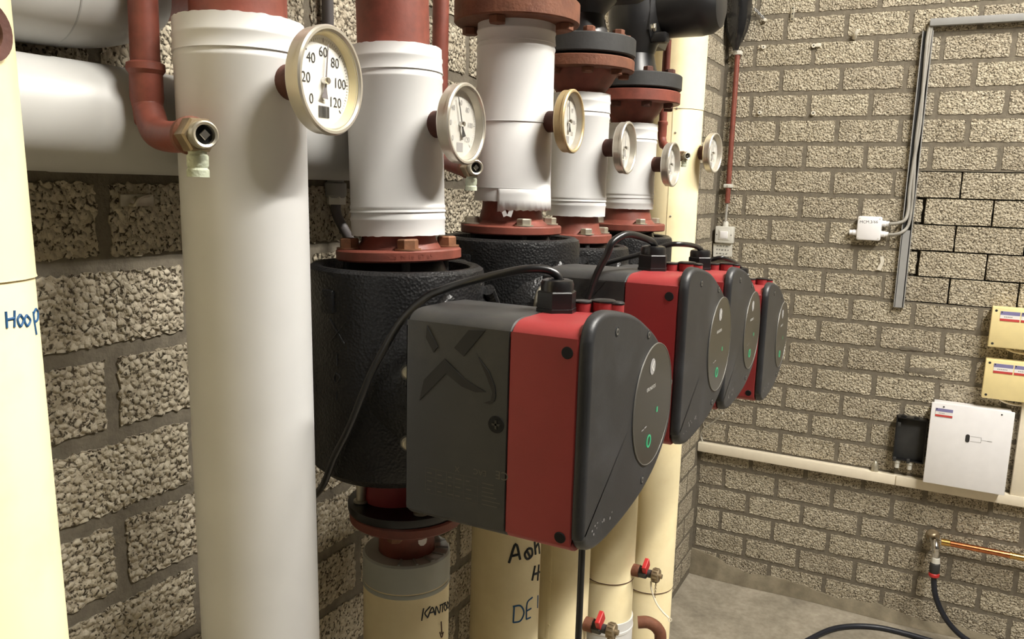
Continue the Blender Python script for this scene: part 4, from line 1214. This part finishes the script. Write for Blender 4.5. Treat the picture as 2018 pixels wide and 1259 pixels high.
# white banded collar and rusty branch low on the farthest lower pipe
t = thing('rusty_branch', 'rusty brown branch pipe bending out low between the cream pipes', 'pipe', (0.25, -1.52, 0.40))
link('bend', tube([(0.235, -1.55, 0.585), (0.262, -1.54, 0.587), (0.285, -1.53, 0.57), (0.293, -1.525, 0.535), (0.293, -1.525, 0.40)], 0.016, 20), 'rust', t)
link('bend_rim', lathe([(0.014, 0), (0.0185, 0.001), (0.0185, 0.01), (0.014, 0.011)], (0.293, -1.525, 0.52), (0, 0, 1), 20), 'rust', t)

# ------------------------------------------------------------------ things on the back wall
t = thing('wall_conduit', 'thin red conduit pipe standing in the corner of the back wall', 'conduit', (0.056, -0.03, 1.6))
link('pipe', tube([(0.054, -0.026, 2.285), (0.055, -0.026, 1.68)], 0.0105, 18, 0), 'oxide', t)
link('cable', tube([(0.055, -0.026, 1.69), (0.053, -0.026, 1.60)], 0.005, 10, 0), 'greycable', t)
for z in (2.287, 1.751):
    c_ = link('pipe_clip', box((0.053, -0.020, z), (0.034, 0.036, 0.016), 0.003), 'boxgrey', t)
    link('clip_screw', lathe([(0, 0.002), (0.003, 0.001), (0.003, 0)], (0.053, -0.038, z), (0, -1, 0), 10), 'zinc', c_)
t = thing('wall_switch', 'small grey switch box on the back wall at the foot of the red conduit', 'switch', (0.054, -0.02, 1.51))
link('box', box((0.053, -0.019, 1.547), (0.076, 0.036, 0.07), 0.004), 'boxgrey', t)
link('frame', box((0.053, -0.0375, 1.547), (0.044, 0.003, 0.042), 0.001), 'boxgrey', t)
link('rocker', box((0.053, -0.0395, 1.547), (0.032, 0.004, 0.030), 0.001, Matrix.Rotation(0.1, 3, 'X')), 'boxwhite', t)
link('cable_entry', lathe([(0, 0), (0.012, 0), (0.012, 0.016), (0.009, 0.022), (0, 0.022)], (0.053, -0.02, 1.582), (0, 0, 1), 20), 'boxgrey', t)
for u in (-0.03, 0.03):
    link('screw', lathe([(0, 0.001), (0.0022, 0.001), (0.0022, 0)], (0.053 + u, -0.0372, 1.547), (0, -1, 0), 10), 'ink', t)
pt = thing('paper_label', 'small grey label with handwriting under the switch on the back wall', 'label', (0.05, -0.02, 1.455))
link('card', box((0.049, -0.022, 1.482), (0.08, 0.002, 0.056), 0.0004, Matrix.Rotation(-0.06, 3, 'Y')), 'boxgrey', pt, smooth=0)
bm = bmesh.new()
rl = random.Random(21)
for i in range(3):
    u = -0.026
    while u < 0.026 - 0.008 * (i == 0):
        n_ = rl.randint(4, 7)
        add_tube(bm, [(0.049 + u + 0.0016 * q, -0.0234, 1.498 - i * 0.016 + (0.0042 if q % 2 else -0.0034) * rl.uniform(0.5, 1.0)) for q in range(n_)], 0.0007, 5)
        u += 0.0016 * n_ + 0.004
link('lettering', bm_mesh(bm, fix=False), 'marker_black', pt)

# film-wrapped bundle in the corner
bm = bmesh.new()
rings = []
for j, (z, rx, ry) in enumerate(((2.6, 0.05, 0.045), (2.5, 0.052, 0.045), (2.44, 0.05, 0.045), (2.40, 0.047, 0.042), (2.365, 0.04, 0.036), (2.33, 0.027, 0.026), (2.305, 0.015, 0.015), (2.292, 0.011, 0.011))):
    ring = []
    for i in range(30):
        a = 2 * PI * i / 30
        k = 1 + 0.16 * noise.noise(Vector((math.cos(a) * 2.2, math.sin(a) * 2.2, z * 28)))
        ring.append(bm.verts.new((0.052 + rx * k * math.cos(a), -0.058 + ry * k * math.sin(a), z)))
    rings.append(ring)
for A, B in zip(rings, rings[1:]):
    for i in range(30):
        j = (i + 1) % 30
        bm.faces.new((A[i], A[j], B[j], B[i]))
bm.faces.new(rings[-1])
tag(link('wrapped_bundle', bm_mesh(bm), 'film', smooth=25), 'shiny black plastic film wrapped round cables above the red conduit', 'bundle')
ch = thing('chain', 'short chain hanging on the back wall beside the black film bundle', 'chain', (0.12, -0.02, 2.41))
for i in range(8):
    f_ = i / 7
    link('chain_link', lathe([(0.003, -0.0012), (0.0058, -0.0012), (0.0058, 0.0012), (0.003, 0.0012)], (0.108 + 0.042 * f_, -0.014, 2.456 - 0.042 * f_), (0.5, -0.7, 0.4) if i % 2 else (0.6, 0.5, 0.6), 12, True), 'greypvc', ch)
link('chain_plug', lathe([(0, 0), (0.006, 0), (0.006, 0.02), (0, 0.02)], (0.151, -0.004, 2.411), (0.1, -1, 0), 14), 'rawplug', ch)

# small fixings left in the wall
def plug(label, x, z, two=False):
    t = thing('wall_plug', label, 'wall plug', (x, -0.006, z), 'old fixings left in the back wall')
    link('sleeve', lathe([(0.003, -0.004), (0.003, 0.006), (0.008, 0.006), (0.009, -0.004)], (x, -0.006, z), (0, -1, 0), 16), 'rawplug', t)
    link('plug_hole', lathe([(0, 0.0062), (0.0032, 0.0062)], (x, -0.006, z), (0, -1, 0), 12), 'hole', t)
    if two:
        link('saddle', box((x + 0.017, -0.008, z + 0.001), (0.02, 0.006, 0.014), 0.002), 'rawplug', t)
plug('upper left wall plug of the four near the red conduit', 0.152, 2.308)
plug('upper right wall plug with a saddle near the red conduit', 0.345, 2.304, True)
plug('lower left wall plug near the red conduit', 0.156, 2.05)
plug('lower right wall plug near the red conduit', 0.365, 2.045)
tag(link('wall_hook', tube([(0.49, -0.004, 2.325), (0.495, -0.02, 2.338), (0.503, -0.024, 2.352)], 0.008, 12, 4), 'rawplug'), 'stubby white hook in the back wall left of the grey trunking', 'hook')
t = thing('perforated_strip', 'short perforated metal strip at the top of the back wall', 'strip', (0.254, -0.006, 2.40))
link('plate', box((0.254, -0.0065, 2.43), (0.014, 0.002, 0.056), 0.0005), 'zinc', t)
for z in (2.41, 2.43, 2.45):
    link('slot', lathe([(0, 0.0003), (0.003, 0.0003)], (0.254, -0.0076, z), (0, -1, 0), 12), 'hole', t)

# grey trunking at top right, and the open vertical channel with cables
tag(link('cable_trunking', box2((0.748, -0.032, 2.350), (1.75, -0.0065, 2.376), 0.002), 'greypvc'), 'grey horizontal cable trunking at the top right of the back wall', 'trunking')
t = thing('cable_channel', 'open grey vertical channel on the back wall with cables in it', 'channel', (0.745, -0.01, 1.30))
link('channel_side', box2((0.7265, -0.024, 1.30), (0.7295, -0.006, 2.335)), 'greypvc', t, smooth=0)
link('channel_side', box2((0.7605, -0.024, 1.30), (0.7635, -0.006, 2.335)), 'greypvc', t, smooth=0)
link('channel_base', box2((0.7265, -0.0085, 1.30), (0.7635, -0.0058, 2.335)), 'blackring', t, smooth=0)
link('cable', tube([(0.749, -0.02, 2.352), (0.745, -0.018, 2.30), (0.748, -0.016, 2.15), (0.752, -0.016, 2.0), (0.744, -0.017, 1.87), (0.740, -0.018, 1.75), (0.742, -0.02, 1.68), (0.735, -0.03, 1.64), (0.71, -0.032, 1.626), (0.683, -0.03, 1.622)], 0.0065, 12), 'greycable', t)
link('cable', tube([(0.755, -0.018, 2.35), (0.752, -0.016, 2.2), (0.744, -0.016, 1.95), (0.750, -0.017, 1.80), (0.754, -0.016, 1.70), (0.748, -0.02, 1.62), (0.728, -0.032, 1.592), (0.705, -0.032, 1.583), (0.683, -0.03, 1.581)], 0.006, 12), 'greycable', t)
link('cover_strip', box2((0.732, -0.0215, 1.30), (0.757, -0.019, 1.60)), 'greypvc', t, smooth=0)

# junction box
t = thing('junction_box', 'small white junction box with handwriting beside the vertical cables', 'junction box', (0.612, -0.02, 1.555))
link('box', box((0.612, -0.0225, 1.601), (0.088, 0.034, 0.093), 0.007), 'boxwhite', t)
for x, z, d in ((0.656, 1.622, 1), (0.656, 1.581, 1), (0.568, 1.583, -1)):
    g = link('cable_gland', lathe([(0, 0), (0.0115, 0), (0.0115, 0.013), (0.0095, 0.015), (0.0095, 0.026), (0, 0.026)], (x, -0.022, z), (d, 0, 0), 20), 'boxwhite', t)
for u, v in ((-0.036, 0.038), (0.036, 0.038), (-0.036, -0.038), (0.036, -0.038)):
    link('screw', lathe([(0, 0.0008), (0.0028, 0.0008), (0.0028, 0)], (0.612 + u, -0.0393, 1.601 + v), (0, -1, 0), 12), 'boxgrey', t)
bm = bmesh.new()
add_text(bm, 'MCM.3/66', 0.0155, lambda u, v, d: (0.609 + u, -0.0397, 1.626 + v), 0, 0, 0, 0.05)
link('lettering', bm_mesh(bm, fix=False), 'marker_black', t)
bm = bmesh.new()
pts = [(0.652, 1.44), (0.668, 1.438), (0.677, 1.475), (0.672, 1.495), (0.66, 1.492), (0.664, 1.47)]
add_prism(bm, pts, lambda u, v, d: (u, d, v), -0.0058, -0.0075)
tag(link('tape_scrap', bm_mesh(bm), 'rawplug', smooth=0), 'scrap of whitish tape on the blocks under the junction box', 'tape')

# long horizontal trunking
t = thing('cable_trunking', 'long cream white horizontal trunking along the back wall', 'trunking', (0.6, -0.02, 0.588))
link('body', box2((0.004, -0.034, 0.590), (1.75, -0.006, 0.627), 0.0015), 'trunking', t)
link('lid', box2((0.004, -0.040, 0.5885), (0.80, -0.034, 0.6285), 0.002), 'trunking', t)
link('lid', box2((0.802, -0.040, 0.5885), (1.75, -0.034, 0.6285), 0.002), 'trunking', t)
tag(link('wire', tube([(0.02, -0.02, 0.63), (0.012, -0.03, 0.66), (0.03, -0.06, 0.70), (0.08, -0.09, 0.75), (0.12, -0.12, 0.80)], 0.003, 8), 'boxgrey'), 'thin grey wire rising from the left end of the long trunking', 'wire')
t = thing('cable_clip', 'small metal end fitting sitting on the long trunking', 'fitting', (0.722, -0.02, 0.628))
link('cone', lathe([(0, 0), (0.014, 0), (0.013, 0.02), (0.008, 0.036), (0.004, 0.042), (0, 0.042)], (0.722, -0.022, 0.6285), (0, 0, 1), 18), 'zinc', t)
link('clip_leg', box((0.712, -0.028, 0.643), (0.004, 0.003, 0.03), 0.0005), 'zinc', t)

def sticker(parent, x0, z0, wd, ht, y, words):
    def S(u, v, d):
        return (x0 + u, y - d, z0 + v)
    s = link('sticker', box2((x0, y - 0.0004, z0), (x0 + wd, y + 0.0004, z0 + ht)), 'stickerwhite', parent, smooth=0)
    bm = bmesh.new()
    add_rect(bm, S, 0, 0.62 * ht, wd, ht, 0.0006)
    link('sticker_band', bm_mesh(bm, fix=False), 'stickerblue', s)
    bm = bmesh.new()
    add_rect(bm, S, 0, 0, wd, 0.24 * ht, 0.0006)
    link('sticker_stripe', bm_mesh(bm, fix=False), 'stickerred', s)
    bm = bmesh.new()
    for q in range(words):
        add_rect(bm, S, wd * (0.2 + 0.09 * q), 0.40 * ht, wd * (0.26 + 0.09 * q), 0.46 * ht, 0.0008)
    add_rect(bm, S, wd * 0.04, 0.82 * ht, wd * 0.1, 0.97 * ht, 0.0008)
    link('sticker_print', bm_mesh(bm, fix=False), 'ink', s)

for nm, z0, z1, lab, wds in (('upper', 1.187, 1.338, 'upper cream box with stickers at the right edge of the back wall', (5, 4)), ('lower', 0.992, 1.142, 'lower cream box with stickers at the right edge of the back wall', (6, 5))):
    t = thing('terminal_box', lab, 'box', (1.17, -0.03, z0))
    x0, x1 = 1.057, 1.29
    link('base', box2((x0 + 0.002, -0.046, z0 + 0.002), (x1 - 0.002, -0.0065, z1 - 0.002), 0.004), 'boxcream', t)
    link('lid', box2((x0, -0.062, z0), (x1, -0.046, z1), 0.005), 'boxcream', t)
    for u, v in ((x0 + 0.014, z0 + 0.014), (x0 + 0.014, z1 - 0.014), (x1 - 0.014, z0 + 0.014), (x1 - 0.014, z1 - 0.014)):
        link('lid_screw', lathe([(0, 0.0004), (0.0042, 0.0004), (0.0046, 0)], (u, -0.0621, v), (0, -1, 0), 16), 'ink', t)
    sticker(t, x0 + 0.028, z1 - 0.05, 0.062, 0.036, -0.0628, wds[0])
    sticker(t, x0 + 0.094, z1 - 0.05, 0.062, 0.036, -0.0628, wds[1])
    tag(link('wire', tube([(x0 + 0.055, -0.03, z0 + 0.004), (x0 + 0.075, -0.034, z0 - 0.010), (x0 + 0.11, -0.034, z0 - 0.017), (x0 + 0.15, -0.03, z0 - 0.014), (x0 + 0.19, -0.03, z0 + 0.004)], 0.0038, 10), 'trunking'), 'cream wire sagging under the %s cream box' % nm, 'wire')

# white panel
t = thing('control_panel', 'white square metal panel hanging below the cream boxes', 'panel', (1.03, -0.05, 0.64))
link('housing', box2((0.905, -0.083, 0.641), (1.162, -0.0065, 0.952), 0.003), 'boxwhite', t)
link('door', box2((0.8965, -0.091, 0.638), (1.169, -0.083, 0.958), 0.0025), 'boxwhite', t)
sticker(t, 0.912, 0.906, 0.058, 0.032, -0.0922, 4)
for u, v in ((0.938, 0.945), (1.128, 0.944)):
    link('door_screw', lathe([(0, 0.0006), (0.003, 0.0006), (0.003, 0)], (u, -0.0915, v), (0, -1, 0), 14), 'ink', t)
lk = link('slot_mark', prism([(1.028 + 0.007 * math.cos(a), (0.845 if math.sin(a) > 0 else 0.828) + 0.007 * math.sin(a)) for a in [2 * PI * i / 20 for i in range(20)]], lambda u, v, d: (u, d, v), -0.0914, -0.0922), 'ink', t, smooth=0)
bm = bmesh.new()
PD = lambda u, v, d: (u, -0.0918 - d, v)
for q in ((1.037, 0.8265, 1.073, 0.8275), (1.037, 0.8455, 1.073, 0.8465), (1.072, 0.8265, 1.073, 0.8465), (1.073, 0.836, 1.092, 0.837), (1.092, 0.8355, 1.108, 0.8375)):
    add_rect(bm, PD, *q, 0)
link('key_drawing', bm_mesh(bm, fix=False), 'inkgrey', t)
# black open box
t = thing('black_box', 'open black plastic box between the long trunking and the white panel', 'box', (0.84, -0.03, 0.66))
link('back_plate', box2((0.781, -0.022, 0.696), (0.892, -0.0065, 0.872), 0.002), 'blackring', t)
for a, b in (((0.781, -0.05, 0.696), (0.786, -0.02, 0.872)), ((0.888, -0.05, 0.696), (0.893, -0.02, 0.872)), ((0.781, -0.05, 0.867), (0.893, -0.02, 0.872)), ((0.781, -0.05, 0.696), (0.893, -0.02, 0.701))):
    link('side_wall', box2(a, b, 0.001), 'black', t)
for x in (0.806, 0.852):
    link('inlet_hood', box((x, -0.036, 0.875), (0.02, 0.02, 0.008), 0.002), 'black', t)
for x in (0.80, 0.845):
    g = link('cable_gland', lathe([(0, 0), (0.012, 0), (0.012, -0.012), (0.009, -0.016), (0.009, -0.034), (0, -0.034)], (x, -0.035, 0.696), (0, 0, 1), 18), 'boxgrey', t)
for u, v in ((0.7925, 0.842), (0.789, 0.70), (0.838, 0.70)):
    link('latch', box((u, -0.051, v), (0.012, 0.006, 0.018), 0.002), 'blackring', t)
tag(link('cable_trunking', box2((1.193, -0.035, 0.628), (1.24, -0.0065, 0.99), 0.002), 'trunking'), 'short vertical cream trunking at the right edge beside the white panel', 'trunking')

# copper pipe, tap and hose
t = thing('copper_pipe', 'bright copper water pipe on the back wall at the right', 'pipe', (1.2, -0.05, 0.40))
link('tube', tube([(1.0, -0.055, 0.3985), (1.75, -0.055, 0.3985)], 0.0118, 20, 0), 'copper', t)
link('sleeve_end', lathe([(0, 0), (0.0135, 0), (0.0135, 0.03), (0.012, 0.032), (0, 0.032)], (0.985, -0.055, 0.3985), (1, 0, 0), 24), 'goldbrass', t)
link('coupling', lathe([(0.0105, 0), (0.0138, 0.001), (0.0138, 0.006), (0.0122, 0.008), (0.0122, 0.05), (0.0138, 0.052), (0.0138, 0.058), (0.0105, 0.059)], (1.215, -0.055, 0.3985), (1, 0, 0), 24), 'goldbrass', t)
t = thing('water_tap', 'chrome garden tap on the back wall at the end of the copper pipe', 'tap', (0.965, -0.05, 0.33))
link('wall_rose', lathe([(0.0, 0), (0.026, 0), (0.024, 0.006), (0.014, 0.012), (0, 0.012)], (0.955, -0.006, 0.40), (0, -1, 0), 28), 'brass', t)
link('body', tube([(0.955, -0.012, 0.40), (0.957, -0.04, 0.40), (0.962, -0.065, 0.398), (0.967, -0.083, 0.385), (0.969, -0.088, 0.365), (0.9695, -0.088, 0.345)], [0.0135, 0.014, 0.0155, 0.0155, 0.0135, 0.0125], 22), 'chrome', t)
link('handle', lathe([(0, 0), (0.007, 0), (0.007, 0.008), (0.019, 0.010), (0.020, 0.018), (0.016, 0.022), (0, 0.022)], (0.954, -0.055, 0.41), (-0.25, -0.15, 1), 24), 'brass', t)
link('hose_thread', lathe([(0, 0), (0.0125, 0), (0.0135, 0.004), (0.0125, 0.008), (0.0135, 0.012), (0.0125, 0.016), (0, 0.016)], (0.9695, -0.088, 0.33), (0, 0, 1), 22), 'chrome', t)
t = thing('garden_hose', 'dark hose with grey and red coupling dropping from the tap and looping on the floor', 'hose', (1.0, -0.1, 0.0))
cp = link('hose_coupling', lathe([(0, 0), (0.0165, 0.0), (0.0185, 0.004), (0.0185, 0.036), (0.0165, 0.040), (0.0135, 0.042), (0.0135, 0.05), (0, 0.05)], (0.972, -0.090, 0.281), (0, 0, 1), 26), 'blackring', t)
link('coupling_sleeve', lathe([(0.0135, 0.041), (0.0165, 0.042), (0.0145, 0.062), (0.0125, 0.064)], (0.972, -0.090, 0.281), (0, 0, 1), 24), 'boxgrey', cp)
link('coupling_ring', lathe([(0.008, 0), (0.017, 0), (0.0195, 0.004), (0.0195, 0.013), (0.017, 0.016), (0.008, 0.016)], (0.972, -0.090, 0.265), (0, 0, 1), 26), 'valvered', cp)
link('hose', tube([(0.972, -0.09, 0.27), (0.976, -0.092, 0.235), (0.986, -0.096, 0.19), (1.012, -0.10, 0.135), (1.05, -0.10, 0.085), (1.10, -0.095, 0.045), (1.17, -0.085, 0.018), (1.25, -0.075, 0.011), (1.34, -0.10, 0.011), (1.40, -0.2, 0.011), (1.36, -0.29, 0.011), (1.25, -0.28, 0.011), (1.17, -0.19, 0.011), (1.10, -0.13, 0.011), (1.0, -0.12, 0.011), (0.90, -0.11, 0.011), (0.80, -0.115, 0.011), (0.71, -0.155, 0.011), (0.6343, -0.2257, 0.011), (0.5722, -0.3369, 0.011), (0.515, -0.47, 0.011), (0.475, -0.65, 0.011), (0.44, -0.85, 0.011)], 0.0105, 16, 10), 'hose', t)
